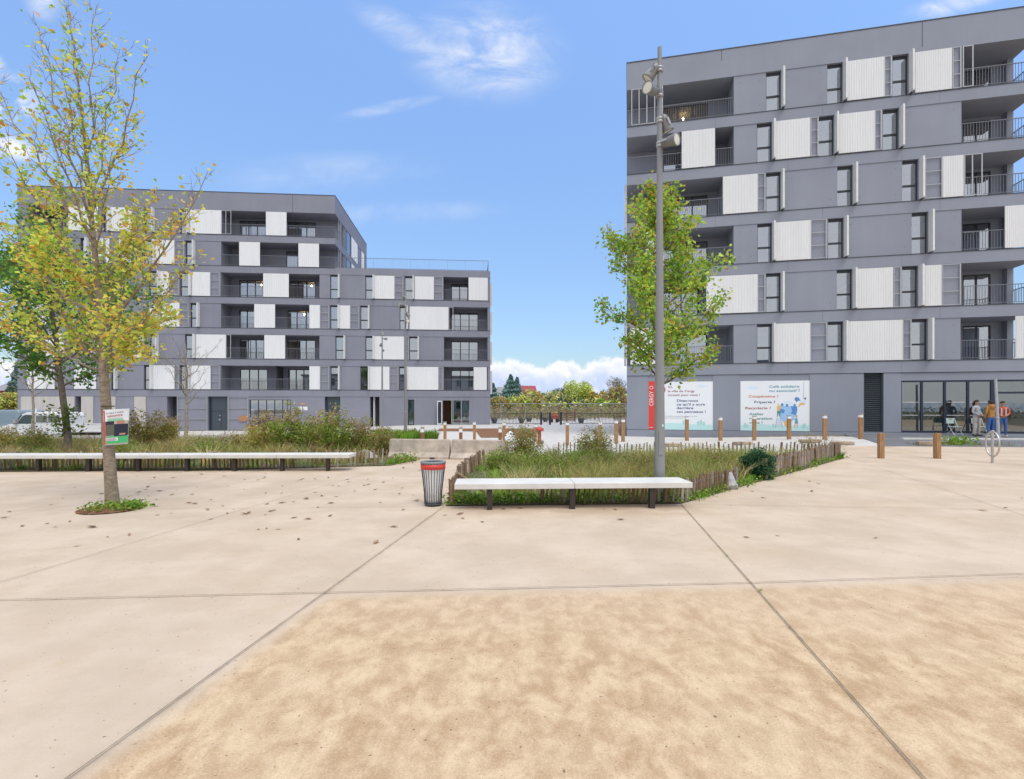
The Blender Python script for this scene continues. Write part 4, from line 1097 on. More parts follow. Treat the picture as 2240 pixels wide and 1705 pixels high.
lamp_post('tall grey lamp post with four floodlights rising behind the short white bench', 1443, 9.76, 1.0, 0, 0)
lamp_post('slim lamp post with floodlights behind the concrete barrier end', 887, 30.3, 1.0, R(-8), 0)
lamp_post('most distant slim lamp post, thin mast against white shutters', 836, 42.5, .96, R(140), 0)
lamp_post('grey lamp post hidden behind the trunk of the signed tree', 228, 21, 1.0, R(60), 0)

# fire hydrant
x, y = gp(1180, 970); t = thing('fire_hydrant', 'red fire hydrant among the grasses near the barriers', 'hydrant', (x, y, gh(x, y)))
mb = MB(); mb.lathe([(.14, 0), (.14, .05), (.09, .07), (.085, .5), (.10, .52), (.10, .56)], 16); mb.build('body', mat('hydrant_red', (.33, .09, .055), .5, noise=.2), t)
mb = MB(); mb.lathe([(.10, .56), (.19, .60), (.19, .66), (.12, .74), (.04, .78), (.001, .78)], 16); mb.build('bonnet', mat('hydrant_cap_red', (.46, .06, .05), .5), t)
for s in (-1, 1):
    mb = MB(); mb.lathe([(.055, 0), (.055, .17), (.07, .17), (.07, .2), (.001, .2)], 12, 0, Matrix.Translation((0, 0, .63)) @ Matrix.Rotation(R(90*s), 4, 'Y')); mb.build('outlet_cap', M_red, t)
# white sack and small rock
def lumpy(name, label, cat, x, y, sx, sy, sz, m, seed, z0=None):
    bm = bmesh.new(); bmesh.ops.create_icosphere(bm, subdivisions=3, radius=1); r2 = random.Random(seed)
    ph = [(Vector((r2.uniform(-1, 1), r2.uniform(-1, 1), r2.uniform(-1, 1))).normalized(), r2.uniform(.7, 1.0)) for _ in range(9)]
    for v in bm.verts:
        c = v.co.copy()
        for dn, dd in ph:
            e = c.dot(dn)
            if e > dd*.78: c -= dn*(e-dd*.78)
        v.co = Vector((c.x*sx, c.y*sy, (c.z+.55)*sz))
    me = bpy.data.meshes.new(name); bm.to_mesh(me); bm.free(); me.materials.append(m)
    o = bpy.data.objects.new(name, me); COL.objects.link(o); o.location = (x, y, gh(x, y) if z0 is None else z0); return tag(o, label, cat)
M_rock = mat('pale_rock', (.42, .43, .44), .9, noise=.3, nscale=7, bump=.8, bscale=18)
x, y = gp(1595, 1072); lumpy('rock', 'pale grey rock at the curved edge of the lamp bed', 'rock', x+.05, y+.12, .22, .15, .24, M_rock, 3)
x, y = gp(1114, 975); lumpy('white_sack', 'crumpled white sack beside the barrier end', 'sack', x, y, .26, .2, .42, M_white, 8)
x, y = (-4.75, 17.0); lumpy('rock', 'flat grey boulder behind the fence end by the barrier', 'rock', x, y, .42, .25, .22, M_rock, 5)
for px, py, w_ in ((1470, 977, .4), (1625, 973, .4), (1772, 968, .45), (1842, 973, .45)):
    x, y = gp(px, py); mb = MB(); mb.box((-w_, -.14, 0), (w_, .14, .13))
    o = mb.build('timber_block', mat('grey_brown_timber', (.36, .28, .2), .9, noise=.3), None, (x, y, gh(x, y)), bevel=.02)
    tag(o, {1470: 'low timber block on pale paving beside the tall lamp post', 1625: 'low timber block behind the paling fence under the jigsaw poster', 1772: 'low timber block in the weeds near the tagged bollard', 1842: 'low timber block by the far fence corner post'}[px], 'timber block')
x, y = gp(2028, 974); mb = MB(); mb.box((-.42, -.12, 0), (.42, .12, .16)); tag(mb.build('timber_block', MATS['grey_brown_timber'], None, (x, y, gh(x, y)), bevel=.02), 'weathered timber block beside the plain bollard near weeds', 'timber block')

# ------------------------------------------------------------------ chestnut paling fences
def paling(label, pts, h, gap, lean=(0, 0), wcol=0.5, sd=1, post=2.2, single=False):
    r2 = random.Random(sd); t = thing('paling_fence', label, 'fence', (pts[0][0], pts[0][1], 0), 0)
    O = Vector((pts[0][0], pts[0][1], 0)); P = [Vector((*p, 0)) for p in pts]
    pk = MB(); wires = [[], []]; s = 0; nxt = 0; posts = []
    for a, b in zip(P, P[1:]):
        d = b-a; Ln = d.length; d.normalize(); nrm = Vector((-d.y, d.x, 0)); q = 0.0
        while q < Ln:
            p = a+d*q; g0 = gh(p.x, p.y); wv = math.sin((s+q)*1.7+sd)*.03
            hh = h*(1+r2.uniform(-.13, .08)); ww = r2.uniform(.016, .03); th = r2.uniform(.01, .018)
            ln = Vector((lean[0]+math.sin((s+q)*.9)*.05, lean[1]+math.cos((s+q)*1.3)*.04, 0))*hh+d*r2.uniform(-.03, .03)
            b0 = p-O+nrm*wv+Vector((0, 0, g0-.04)); t0 = b0+ln+Vector((0, 0, hh+.04))
            if r2.random() > .03:
                V = [b0-d*ww-nrm*th, b0+d*ww-nrm*th, b0+d*ww*.9+nrm*th, b0-d*ww*.9+nrm*th, t0-d*ww*.8-nrm*th, t0+d*ww*.7-nrm*th, t0+d*ww*.6+nrm*th, t0-d*ww*.8+nrm*th]
                q_ = MB() if single else pk
                q_.add(V, [(3,2,1,0),(4,5,6,7),(0,1,5,4),(1,2,6,5),(2,3,7,6),(3,0,4,7)], 0 if r2.random() < wcol else 1)
                if single: q_.build('paling', [M_wood, M_woodg], t)
            for k, f in enumerate((.22, .8)): wires[k].append(b0.lerp(t0, f)-nrm*.02)
            if s+q >= nxt: posts.append((b0-nrm*.05, ln, hh)); nxt += post
            q += gap*r2.uniform(.85, 1.15)
        s += Ln
    if not single: pk.build('palings', [M_wood, M_woodg], t)
    wm = MB()
    for w_ in wires: wm.tube(w_, .004, 4, cap=False)
    wm.build('wire', M_wire, t)
    for b0, ln, hh in posts:
        m = MB(); m.tube([b0, b0+ln*1.05+Vector((0, 0, hh*1.08))], [.038, .034], 8); m.build('fence_post', M_wood, t)
g_ = lambda *p: [gp(*q) for q in p]
paling('leaning chestnut paling fence under and beside the short white bench', [(.55, 9.5), (2.2, 9.45), (3.25, 9.55), gp(1540, 1083), gp(1612, 1064)], .42, .085, (0.02, -.05), .75, 3)
paling('grey brown paling fence following the curved bed edge behind the evergreen bush', g_((1668, 1050), (1750, 1026), (1835, 1001)), .52, .05, (-.06, -.12), .45, 5)
paling('sparse paling fence along the far side of the lamp bed', [gp(1832, 998), (9.3, 17.55), (5, 17.65), (1.4, 17.7)], .50, .14, (0, 0), .6, 7, single=True)
paling('broken paling fence at the bench end nearest the litter bin', [gp(984, 1105), gp(1000, 1064), gp(1022, 1040), gp(1062, 1010)], .42, .16, (-.05, -.02), .6, 9, 1.1, single=True)
paling('long paling fence behind the very long white bench', [(-26, 14.55), (-14, 14.5), (-8, 14.55), (-5.2, 14.75), gp(852, 1017)], .47, .115, (0, -.02), .55, 11)
mb = MB(); a = gp(1012, 1086); mb.tube([(a[0]-.12, a[1]+.2, .42), (a[0]+.45, a[1]+.15, .05)], .035, 8); tag(mb.build('broken_stake', M_wood), 'broken wooden stake slanting under the short white bench', 'stake')

# ------------------------------------------------------------------ people
M_skin1 = mat('skin_tan', (.42, .24, .155), .6); M_skin2 = mat('skin_brown', (.20, .105, .065), .6)
def person(label, loc, rz, cols, joints=None, hair=(.02, .015, .012), hood=None, h=1.76, extra=None):
    """one continuous skinned body: skeleton of joints with a radius each; faces take the cloth or skin of the nearest bone"""
    J = dict(pelvis=(0, .01, .98, .135), waist=(0, .0, 1.12, .125), chest=(0, .0, 1.32, .148), neck=(0, .005, 1.49, .056), head0=(0, -.02, 1.575, .075), head1=(0, -.015, 1.66, .088), crown=(0, 0, 1.735, .055))
    for s, k in ((-1, 'r'), (1, 'l')):
        J.update({'sh'+k: (s*.185, .01, 1.42, .068), 'el'+k: (s*.25, .03, 1.14, .048), 'wr'+k: (s*.24, -.06, .92, .034), 'pa'+k: (s*.235, -.085, .85, .036),
                  'hip'+k: (s*.095, .01, .90, .098), 'kn'+k: (s*.115, -.015, .50, .068), 'an'+k: (s*.12, .02, .10, .048), 'he'+k: (s*.12, .05, .045, .042), 'to'+k: (s*.14, -.15, .035, .036)})
    J.update(joints or {})
    bones = [('pelvis', 'waist', 'top'), ('waist', 'chest', 'top'), ('chest', 'neck', 'top'), ('neck', 'head0', 'skin'), ('head0', 'head1', 'skin'), ('head1', 'crown', 'hair')]
    for k in 'rl': bones += [('chest', 'sh'+k, 'top'), ('sh'+k, 'el'+k, 'top'), ('el'+k, 'wr'+k, 'top'), ('wr'+k, 'pa'+k, 'skin'), ('pelvis', 'hip'+k, 'legs'), ('hip'+k, 'kn'+k, 'legs'), ('kn'+k, 'an'+k, 'legs'), ('an'+k, 'he'+k, 'shoe'), ('he'+k, 'to'+k, 'shoe')]
    for k, s in (('r', -1), ('l', 1)):                           # five fingers, unequal and slightly curled
        wv = Vector(J['wr'+k][:3]); pv = Vector(J['pa'+k][:3]); d = (pv-wv).normalized(); sd = d.cross(Vector((s, .2, 0))).normalized()
        for i, (off, ln) in enumerate(((-.030, .07), (-.010, .085), (.010, .08), (.028, .062))):
            a = 'f%s%d' % (k, i); J[a] = (*(pv+sd*off+d*.03), .010); J[a+'t'] = (*(pv+sd*off*1.1+d*(.03+ln)-Vector((s*.025, 0, 0))), .008)
            bones += [('pa'+k, a, 'skin'), (a, a+'t', 'skin')]
        a = 'th'+k; J[a] = (*(pv-sd*.05-d*.01), .011); J[a+'t'] = (*(pv-sd*.062+d*.045), .009); bones += [('pa'+k, a, 'skin'), (a, a+'t', 'skin')]
    names = list(J); me = bpy.data.meshes.new('body'); me.from_pydata([J[q][:3] for q in names], [(names.index(a), names.index(b)) for a, b, _ in bones], [])
    o = bpy.data.objects.new('body', me); COL.objects.link(o); md = o.modifiers.new('skin', 'SKIN'); md.use_smooth_shade = True
    for i, q in enumerate(names):
        sv = me.skin_vertices[0].data[i]; r_ = J[q][3]; sv.radius = (r_, r_*(.72 if q in ('chest', 'waist', 'pelvis') else 1)); sv.use_root = (q == 'pelvis')
    if True:
        for q in ('chest', 'waist', 'pelvis'): me.skin_vertices[0].data[names.index(q)].radius = (J[q][3]*1.05, J[q][3]*.85)
    sub = o.modifiers.new('sub', 'SUBSURF'); sub.levels = 2; sub.render_levels = 2
    bpy.context.view_layer.update(); dg = bpy.context.evaluated_depsgraph_get()
    m2 = bpy.data.meshes.new_from_object(o.evaluated_get(dg)); bpy.data.objects.remove(o)
    t = thing('person', label, 'person', loc, rz); t.scale = (h/1.78,)*3
    b = bpy.data.objects.new('body', m2); COL.objects.link(b); b.parent = t
    kinds = ['skin', 'top', 'legs', 'shoe', 'hair']; m2.materials.clear()
    for q in kinds: m2.materials.append(cols[q])
    A = np.array([J[a][:3] for a, _, _ in bones]); Bq = np.array([J[b_][:3] for _, b_, _ in bones]); ki = np.array([kinds.index(k) for _, _, k in bones])
    n = len(m2.polygons); C = np.zeros(n*3, np.float32); m2.polygons.foreach_get('center', C); C = C.reshape(-1, 1, 3)
    d = Bq-A; tt = np.clip(((C-A)*d).sum(2)/np.maximum((d*d).sum(1), 1e-9), 0, 1); D_ = np.linalg.norm(C-(A+tt[..., None]*d), axis=2)
    idx = ki[D_.argmin(1)]; c3 = C[:, 0]
    idx = np.where((idx == 1) & (c3[:, 2] < .93) & (abs(c3[:, 0]) < .19), 2, idx)
    idx = np.where((idx == 2) & (c3[:, 2] > .95), 1, idx)
    hd = (c3[:, 2] > 1.60) & (abs(c3[:, 0]) < .14); idx = np.where(hd & ((c3[:, 1] > .01) | (c3[:, 2] > 1.715)), 4, idx)
    m2.polygons.foreach_set('material_index', idx.astype(np.int32)); m2.polygons.foreach_set('use_smooth', np.ones(n, bool)); m2.update()
    hx, hy, hz_ = J['head1'][:3]
    hm = MB(); Vh = []; Fh = []
    for j in range(6):
        for i in range(14):
            a = 2*math.pi*i/14; e = math.pi/2*(j/5)*1.05; rr = math.cos(e-.1)
            Vh.append((hx+.097*math.cos(a)*rr, hy+.02+.105*math.sin(a)*rr, hz_+.0+.098*math.sin(e)+(.03 if math.sin(a) < -.2 else -.035*max(0, math.sin(a)))*(1-j/5)))
    Fh = [(j*14+i, j*14+(i+1) % 14, j*14+14+(i+1) % 14, j*14+14+i) for j in range(5) for i in range(14)]
    hm.add(Vh, Fh, 0, True); hm.build('hair', cols['hair'], t)
    fc = MB()
    fc.add([(hx-.016, hy-.085, hz_-.045), (hx+.016, hy-.085, hz_-.045), (hx, hy-.118, hz_-.05), (hx, hy-.09, hz_+.01)], [(0, 1, 2), (0, 2, 3), (2, 1, 3)]); fc.build('nose', cols['skin'], t)
    fe = MB()
    for s in (-1, 1): fe.lathe([(.001, .006), (.008, .004), (.012, -.004)], 8, 0, Matrix.Translation((hx+s*.032, hy-.088, hz_+.0)) @ Matrix.Rotation(R(90), 4, 'X'))
    fe.box((hx-.024, hy-.092, hz_-.078), (hx+.024, hy-.082, hz_-.07)); fe.build('eyes_and_mouth', cols['hair'], t)
    for s in (-1, 1):
        er = MB(); er.lathe([(.001, -.012), (.02, -.01), (.026, 0), (.02, .01), (.001, .012)], 8, 0, Matrix.Translation((hx+s*.092, hy+.005, hz_-.025)) @ Matrix.Rotation(R(90), 4, 'Y')); er.build('ear', cols['skin'], t)
    if hood:
        m = MB(); V = []
        for j in range(5):
            for i in range(16):
                a = 2*math.pi*i/16; rr = (.075, .115, .135, .125, .10)[j]; V.append((rr*math.cos(a)*1.15, .05+rr*math.sin(a)*.95, (1.545, 1.56, 1.52, 1.46, 1.42)[j]-(.08 if math.sin(a) > .3 else 0)*(j/4)))
        m.add(V, [(j*16+i, j*16+(i+1) % 16, j*16+16+(i+1) % 16, j*16+16+i) for j in range(4) for i in range(16)], 0, True); m.build('hood', hood, t)
    if extra: extra(t)
    return t
def pcols(skin, top, legs, shoe, hair=(.018, .014, .012)):
    k = str(len(MATS))
    return dict(skin=skin, top=mat('cloth_top'+k, top, .9, noise=.18, nscale=9), legs=mat('cloth_legs'+k, legs, .9, noise=.3, nscale=7), shoe=mat('shoe'+k, shoe, .7), hair=mat('hair'+k, hair, .8))
def ground_at(px, Y): x = (px-CX)/F*Y; return (x, Y, gh(x, Y)+.006)
# hands clasped in front
clasp = {'elr': (-.27, .02, 1.16, .05), 'wrr': (-.12, -.17, 1.03, .036), 'par': (-.05, -.20, 1.0, .036), 'ell': (.27, .02, 1.16, .05), 'wrl': (.12, -.17, 1.05, .036), 'pal': (.05, -.205, 1.03, .036)}
def belt(t): m = MB(); m.lathe([(.128, 0), (.138, .0), (.138, .05), (.128, .05)], 20, 0, Matrix.Translation((0, .005, .93)) @ Matrix.Scale(.85, 4, (0, 1, 0))); m.build('sweater_hem', mat('dark_hem', (.12, .11, .12), .9), t)
person('man in grey sweater and paint-stained work trousers facing his companions', ground_at(2136, 25.2), R(22), pcols(M_skin1, (.40, .42, .45), (.48, .44, .39), (.05, .05, .055), (.03, .02, .015)),
       dict(clasp, knr=(-.15, -.02, .5, .085), anr=(-.19, .0, .1, .07), knl=(.13, -.02, .5, .085), anl=(.16, 0, .1, .07), hipr=(-.1, .01, .9, .11), hipl=(.1, .01, .9, .11), her=(-.19, .04, .045, .045), tor=(-.23, -.16, .035, .038), hel=(.16, .04, .045, .045), tol=(.20, -.16, .035, .038)), h=1.80, extra=belt)
M_hood = mat('tan_orange_hood', (.42, .195, .055), .9, noise=.12, nscale=9)
person('man in tan orange hoodie and blue jeans seen from behind', ground_at(2167, 24.5), R(185), pcols(M_skin2, (.42, .195, .055), (.05, .13, .36), (.6, .6, .6)),
       dict(wrr=(-.27, -.04, .90, .036), par=(-.275, -.055, .83, .036), chest=(0, .0, 1.32, .158), waist=(0, 0, 1.12, .138)), hood=M_hood, h=1.78)
def vest(t):
    for s in (-1, 1): m = MB(); m.box((s*.085-.028, -.152, 1.02), (s*.085+.028, -.132, 1.42)); m.build('reflective_strip', mat('grey_strip', (.5, .5, .5), .5), t)
person('man in red orange jacket and jeans half hidden by the leaning pole', ground_at(2193, 25.0), R(-25), pcols(M_skin1, (.55, .10, .05), (.06, .13, .34), (.62, .6, .52), (.06, .035, .02)),
       dict(clasp), h=1.74, extra=vest)
for px, d_, lab, top, legs, rz in ((2058, 27.6, 'figure in brown top and teal trousers behind the shop glass, standing in for a reflection', (.10, .075, .07), (.03, .10, .11), 170), (2080, 28.4, 'figure in navy behind the shop glass and green chair, standing in for a reflection', (.02, .025, .04), (.02, .02, .03), 200), (2109, 27.3, 'figure in black and dark red behind the glass by the chair, standing in for a reflection', (.035, .008, .01), (.012, .012, .014), 160)):  # solid figures added inside the shop in place of people reflected in the glass
    x, y, _ = ground_at(px, d_); person(lab, (x, y, .335), R(rz), pcols(M_skin2, top, legs, (.02, .02, .02)), h=1.74)
# folding chairs
M_chair = mat('pale_green_plastic', (.46, .58, .54), .5); M_chl = mat('chair_leg_metal', (.55, .55, .52), .4)
def chair(label, px, Y, rz):
    x, y, zg = ground_at(px, Y); t = thing('folding_chair', label, 'chair', (x, y, zg), rz, 'pale green folding chairs')
    m = MB(); m.box((-.23, -.24, .435), (.23, .2, .46)); m.build('seat', M_chair, t, bevel=.01)
    m = MB(); m.prism([(-.22, .60), (.22, .60), (.215, .82), (.17, .87), (-.17, .87), (-.215, .82)], .22, .245); m.build('backrest', M_chair, t)
    m = MB(); m.box((-.08, .214, .80), (.08, .219, .825)); m.build('handle_slot', M_frame, t)
    for s in (-1, 1):
        m = MB(); m.tube([(s*.235, -.25, 0), (s*.232, .05, .44), (s*.225, .235, .86)], .014, 8); m.build('leg', M_chl, t)
        m = MB(); m.tube([(s*.21, .26, 0), (s*.21, -.18, .44)], .014, 8); m.build('leg', M_chl, t)
    for yy, zz_ in ((-.18, .1), (.2, .12)): m = MB(); m.tube([(-.22, yy, zz_), (.22, yy, zz_)], .01, 6); m.build('stretcher', M_chl, t)
chair('pale green folding chair standing empty before the shop glass', 2088, 25.75, R(6)); chair('pale green folding chair mostly hidden behind the man in grey', 2143, 25.75, R(-10))

# ------------------------------------------------------------------ vehicles
M_vw = mat('van_white_paint', (.76, .76, .76), .35); M_vg = mat('van_blue_grey_paint', (.25, .32, .38), .35); M_tyre = mat('tyre_rubber', (.02, .02, .02), .85)
M_vglass = mat('vehicle_glass', (.06, .10, .11), .08); M_vgrey = mat('vehicle_grey_plastic', (.38, .37, .36), .6)
def wheel(t, x, y, r=.33):
    m = MB(); m.lathe([(r*.55, -.1), (r*.95, -.1), (r, -.06), (r, .06), (r*.95, .1), (r*.55, .1)], 24, 0, Matrix.Translation((x, y, r)) @ Matrix.Rotation(R(90), 4, 'X')); w_ = m.build('wheel', M_tyre, t)
    m = MB(); m.lathe([(.001, .07), (r*.3, .08), (r*.58, .05), (r*.58, -.05), (.001, -.05)], 20, 0, Matrix.Translation((x, y, r)) @ Matrix.Rotation(R(90), 4, 'X')); m.build('rim', M_galv, w_)
TY = 31.5; tx0 = (0-CX)/F*TY
t = thing('pickup_truck', 'white flatbed pickup truck with mesh-guarded cab parked behind the planting', 'truck', (tx0, TY, gh(tx0, TY)), R(1.5))
m = MB(); m.prism([(-.15, .45), (-.1, .85), (.2, 1.0), (.72, 1.12), (1.3, 1.70), (1.55, 1.80), (2.6, 1.84), (3.6, 1.80), (3.72, 1.6), (3.75, .5), (2.6, .38), (.2, .38)], 0, 1.75); m.build('body', M_vw, t, bevel=.05)
m = MB(); m.prism([(.98, 1.12), (1.36, 1.60), (1.52, 1.66), (2.02, 1.66), (2.02, 1.12)], -.008, .02); m.build('side_window', M_vglass, t)
m = MB(); m.prism([(.74, 1.10), (.92, 1.10), (1.32, 1.62), (1.28, 1.68)], -.008, .02); m.build('windscreen', M_vglass, t)
for a, b in ((2.14, 2.82), (2.88, 3.5)):
    m = MB(); m.box((a, -.008, 1.2), (b, .02, 1.62)); g = m.build('side_window', mat('pale_guard_glass', (.20, .24, .24), .3), t)
    m = MB(); n = 11
    for i in range(n+1): x = a+(b-a)*i/n; m.box((x-.005, -.022, 1.2), (x+.005, -.01, 1.62))
    for i in range(8): q = 1.2+.42*i/7; m.box((a, -.032, q-.005), (b, -.023, q+.005))
    m.build('mesh_guard', M_vgrey, g)
m = MB(); m.box((2.06, -.012, .5), (2.075, 0, 1.7)); m.box((.95, -.012, .5), (.965, 0, 1.12)); m.build('door', M_vgrey, t)
m = MB(); m.box((3.85, -.03, .56), (7.2, 1.8, .62)); m.build('flatbed', M_vgrey, t)
m = MB(); m.box((3.85, -.08, .62), (7.2, -.04, 1.14)); m.box((3.85, -.095, 1.08), (7.2, -.08, 1.14)); m.box((3.85, -.095, .62), (7.2, -.08, .68)); m.build('dropside', M_vw, t)
m = MB(); m.box((7.16, -.035, .62), (7.2, 1.8, 1.14)); m.build('tailboard', M_vw, t)
m = MB(); m.box((4.3, -.05, .20), (6.2, .0, .42)); m.build('side_guard', mat('side_guard_pale', (.55, .54, .52), .6), t)
m = MB(); m.box((3.6, .3, .4), (7.1, 1.4, .55)); m.build('chassis', M_tyre, t)
m = MB(); m.box((-.18, -.03, .42), (.15, .3, .62)); m.build('bumper', M_vgrey, t)
m = MB(); m.box((1.62, .3, 1.82), (1.76, .5, 2.06)); m.build('beacon', M_vw, t)
m = MB(); m.box((.95, -.22, 1.15), (1.1, -.01, 1.4)); m.build('mirror', M_vgrey, t)
m = MB(); m.box((-.1, -.012, .72), (.25, .05, .86)); m.build('headlight', M_lens, t)
for x in (.75, 6.0): wheel(t, x, .12)
VY = 34; vx = (43-CX)/F*VY
t = thing('van', 'blue grey panel van partly outside the picture behind the bushes', 'van', (vx-4.9, VY, gh(vx, VY)), 0)
m = MB(); m.prism([(0, .4), (.0, 1.0), (.9, 1.15), (1.6, 1.85), (2.0, 1.93), (4.75, 1.95), (4.88, 1.8), (4.9, .42)], 0, 1.85); m.build('body', M_vg, t, bevel=.06)
m = MB(); m.box((2.4, -.01, 1.15), (4.6, 0, 1.7)); m.build('side_panel', mat('van_panel', (.22, .29, .35), .35), t)
m = MB(); m.prism([(1.0, 1.18), (1.6, 1.78), (2.2, 1.78), (2.2, 1.18)], -.008, .02); m.build('side_window', M_vglass, t)
m = MB(); m.box((3.9, .2, 1.95), (4.0, .3, 2.02)); m.build('roof_bar', M_frame, t)
for x in (.9, 4.1): wheel(t, x, .1)

# ------------------------------------------------------------------ fences and gate between the buildings
def bars(mb, a, b, z0, z1, pitch, r, O):
    a = Vector((*a, 0)); b = Vector((*b, 0)); n = int((b-a).length/pitch)
    for i in range(n+1):
        p = a.lerp(b, i/n)-O; g0 = gh(p.x+O.x, p.y+O.y); mb.box((p.x-r, p.y-r, g0+z0), (p.x+r, p.y+r, g0+z1))
YF = 47.5
xA, xB = (1073.5-CX)/F*YF, (1371-CX)/F*YF
def xp(px, Y): return (px-CX)/F*Y
for a, b, lab in ((1075, 1182, 'black bar railing section beside the railed-roof building, left of the gate posts'.replace(', left of the gate posts', '')), (1229, 1369, 'black bar railing section reaching the poster building')):
    O = Vector((xp(a, YF), YF, 0)); t = thing('bar_railing', lab, 'railing', O)
    m = MB(); bars(m, (xp(a, YF), YF), (xp(b, YF), YF), .05, 1.1, .125, .012, O); m.box((0, -.02, 1.02), (xp(b, YF)-O.x, .02, 1.06)); m.box((0, -.02, .1), (xp(b, YF)-O.x, .02, .14)); m.build('bars', M_frame, t)
O = Vector((xp(1183, YF), YF, 0)); t = thing('bar_gate', 'black bar gate with three thick posts at the far end of the paving', 'gate', O)
for px in (1183.5, 1203, 1227): m = MB(); x = xp(px, YF)-O.x; m.box((x-.09, -.09, -.05), (x+.09, .09, 1.15)); m.build('gate_post', M_frame, t)
m = MB(); bars(m, (xp(1186, YF), YF), (xp(1200.5, YF), YF), .1, 1.0, .11, .012, O); bars(m, (xp(1206, YF), YF), (xp(1224, YF), YF), .1, 1.0, .11, .012, O); m.box((.1, -.02, 1.0), (xp(1200.5, YF)-O.x, .02, 1.04)); m.box((xp(1206, YF)-O.x, -.02, 1.0), (xp(1224, YF)-O.x, .02, 1.04)); m.build('leaf_bars', M_frame, t)
YH = 60; ps = (1060, 1097, 1149, 1201, 1256, 1312, 1369, 1420)
for i, (a, b) in enumerate(zip(ps, ps[1:])):
    nm = ('behind the end wall of the railed-roof building', 'in front of the two dark conifers', 'before the amber tree', 'above the gate posts', 'before the bright lime tree', 'before the ochre bushes', 'beside the poster building corner')[i]
    t = thing('site_fence_panel', 'temporary wire mesh fence panel '+nm, 'fence panel', (xp(a, YH), YH, 0), 0, 'temporary mesh fence panels'); wd = xp(b, YH)-xp(a, YH)-.08
    m = MB(); m.tube([(0, 0, .05), (0, 0, 1.98), (wd, 0, 1.98), (wd, 0, .05), (0, 0, .1)], .03, 6); m.build('tube_frame', M_galv, t)
    m = MB()
    for k in range(1, int(wd/.16)): m.box((k*.16-.004, -.004, .1), (k*.16+.004, .004, 1.96))
    for k in range(1, 8): m.box((0, -.004, k*.26-.004), (wd, .004, k*.26+.004))
    m.build('wire_mesh', M_wire, t)
    m = MB(); m.box((wd+.01, -.3, 0), (wd+.07, .3, .12)); m.build('foot_block', M_conc, t)
    if i in (1, 3, 4, 5): m = MB(); m.box((.1, -.03, 1.72), (.3, -.01, 1.8)); m.build('white_tag', M_white, t)
for px, Y, h_, lab in ((1081.5, 52, .5, 'dark planter tub behind the railing near the end wall'), (1141, 52, .5, 'dark planter tub behind the railing'), (1157, 56, .45, 'small dark planter tub farther behind the railing'), (1271, 52, .5, 'dark planter tub behind the railing past the gate'), (1193, 56, .5, 'dark brown tub seen between the gate posts')):
    m = MB(); m.lathe([(.2, 0), (.32, h_*.6), (.33, h_), (.28, h_), (.001, h_*.9)], 14, 0); tag(m.build('planter_tub', mat('grey_tub', (.09, .09, .09), .7), None, (xp(px, Y), Y, 0)), lab, 'planter')
x = xp(1212, 54); t = thing('handcart', 'small cart with red and orange load behind the gate', 'cart', (x, 54, 0))
m = MB(); m.box((-.5, -.3, .35), (.5, .3, .7)); m.build('tray', mat('rust_red', (.35, .10, .06), .7), t); m = MB(); m.box((-.1, -.25, .7), (.3, .25, 1.0)); m.build('load', c_orange, t)
for s in (-.3, .3): m = MB(); m.lathe([(.001, -.05), (.2, -.05), (.2, .05), (.001, .05)], 14, 0, Matrix.Translation((s, -.32, .2)) @ Matrix.Rotation(R(90), 4, 'X')); m.build('wheel', M_tyre, t)
x = xp(1240, 57); t = thing('timber_crate', 'open slatted timber crate behind the railing past the gate', 'crate', (x, 57, 0))
m = MB(); [m.box((-.9, -.5, .1+.25*i), (.9, -.46, .25+.25*i)) for i in range(5)]; m.build('slats', M_wood, t); m = MB(); [m.box((s-.05, -.45, 0), (s+.05, .5, 1.35)) for s in (-.88, 0, .88)]; m.build('uprights', M_wood, t)
# ------------------------------------------------------------------ trees
M_leaf = leaf_mat('leaves', .5); M_grass = leaf_mat('grass_blades', .3, .7)
M_bark = mat('pale_flecked_bark', (.27, .215, .155), .9, noise=.42, nscale=11, bump=.5, bscale=30, stretch=(1, 1, 2.2))
M_barkd = mat('grey_brown_bark', (.17, .135, .105), .9, noise=.4, nscale=9, bump=.5, bscale=30, stretch=(1, 1, 1.6))
M_barkp = mat('bare_pale_bark', (.36, .31, .26), .9, noise=.3, nscale=9)
G_YEL = [(.74, .74, .12), (.50, .64, .10), (.80, .68, .13), (.82, .50, .12), (.62, .30, .08), (.34, .52, .07)]
def curve(p0, p1, n, bend, wob, r2):
    """points of a limb: leaves p0 outwards and turns upwards by 'bend'"""
    p0 = Vector(p0); p1 = Vector(p1); L_ = (p1-p0).length; mid = (p0+p1)/2+Vector((0, 0, -bend*L_)); out = []
    for i in range(n+1):
        t = i/n; q = p0*(1-t)**2+mid*2*t*(1-t)+p1*t*t
        if 0 < i < n: q += Vector((r2.gauss(0, wob), r2.gauss(0, wob), r2.gauss(0, wob*.5)))*L_
        out.append(q)
    return out
def limb(mb, pts, r0, r1, sides=7):
    n = len(pts)-1; mb.tube(pts, [r0+(r1-r0)*(i/n)**.85 for i in range(n+1)], sides, cap=False)
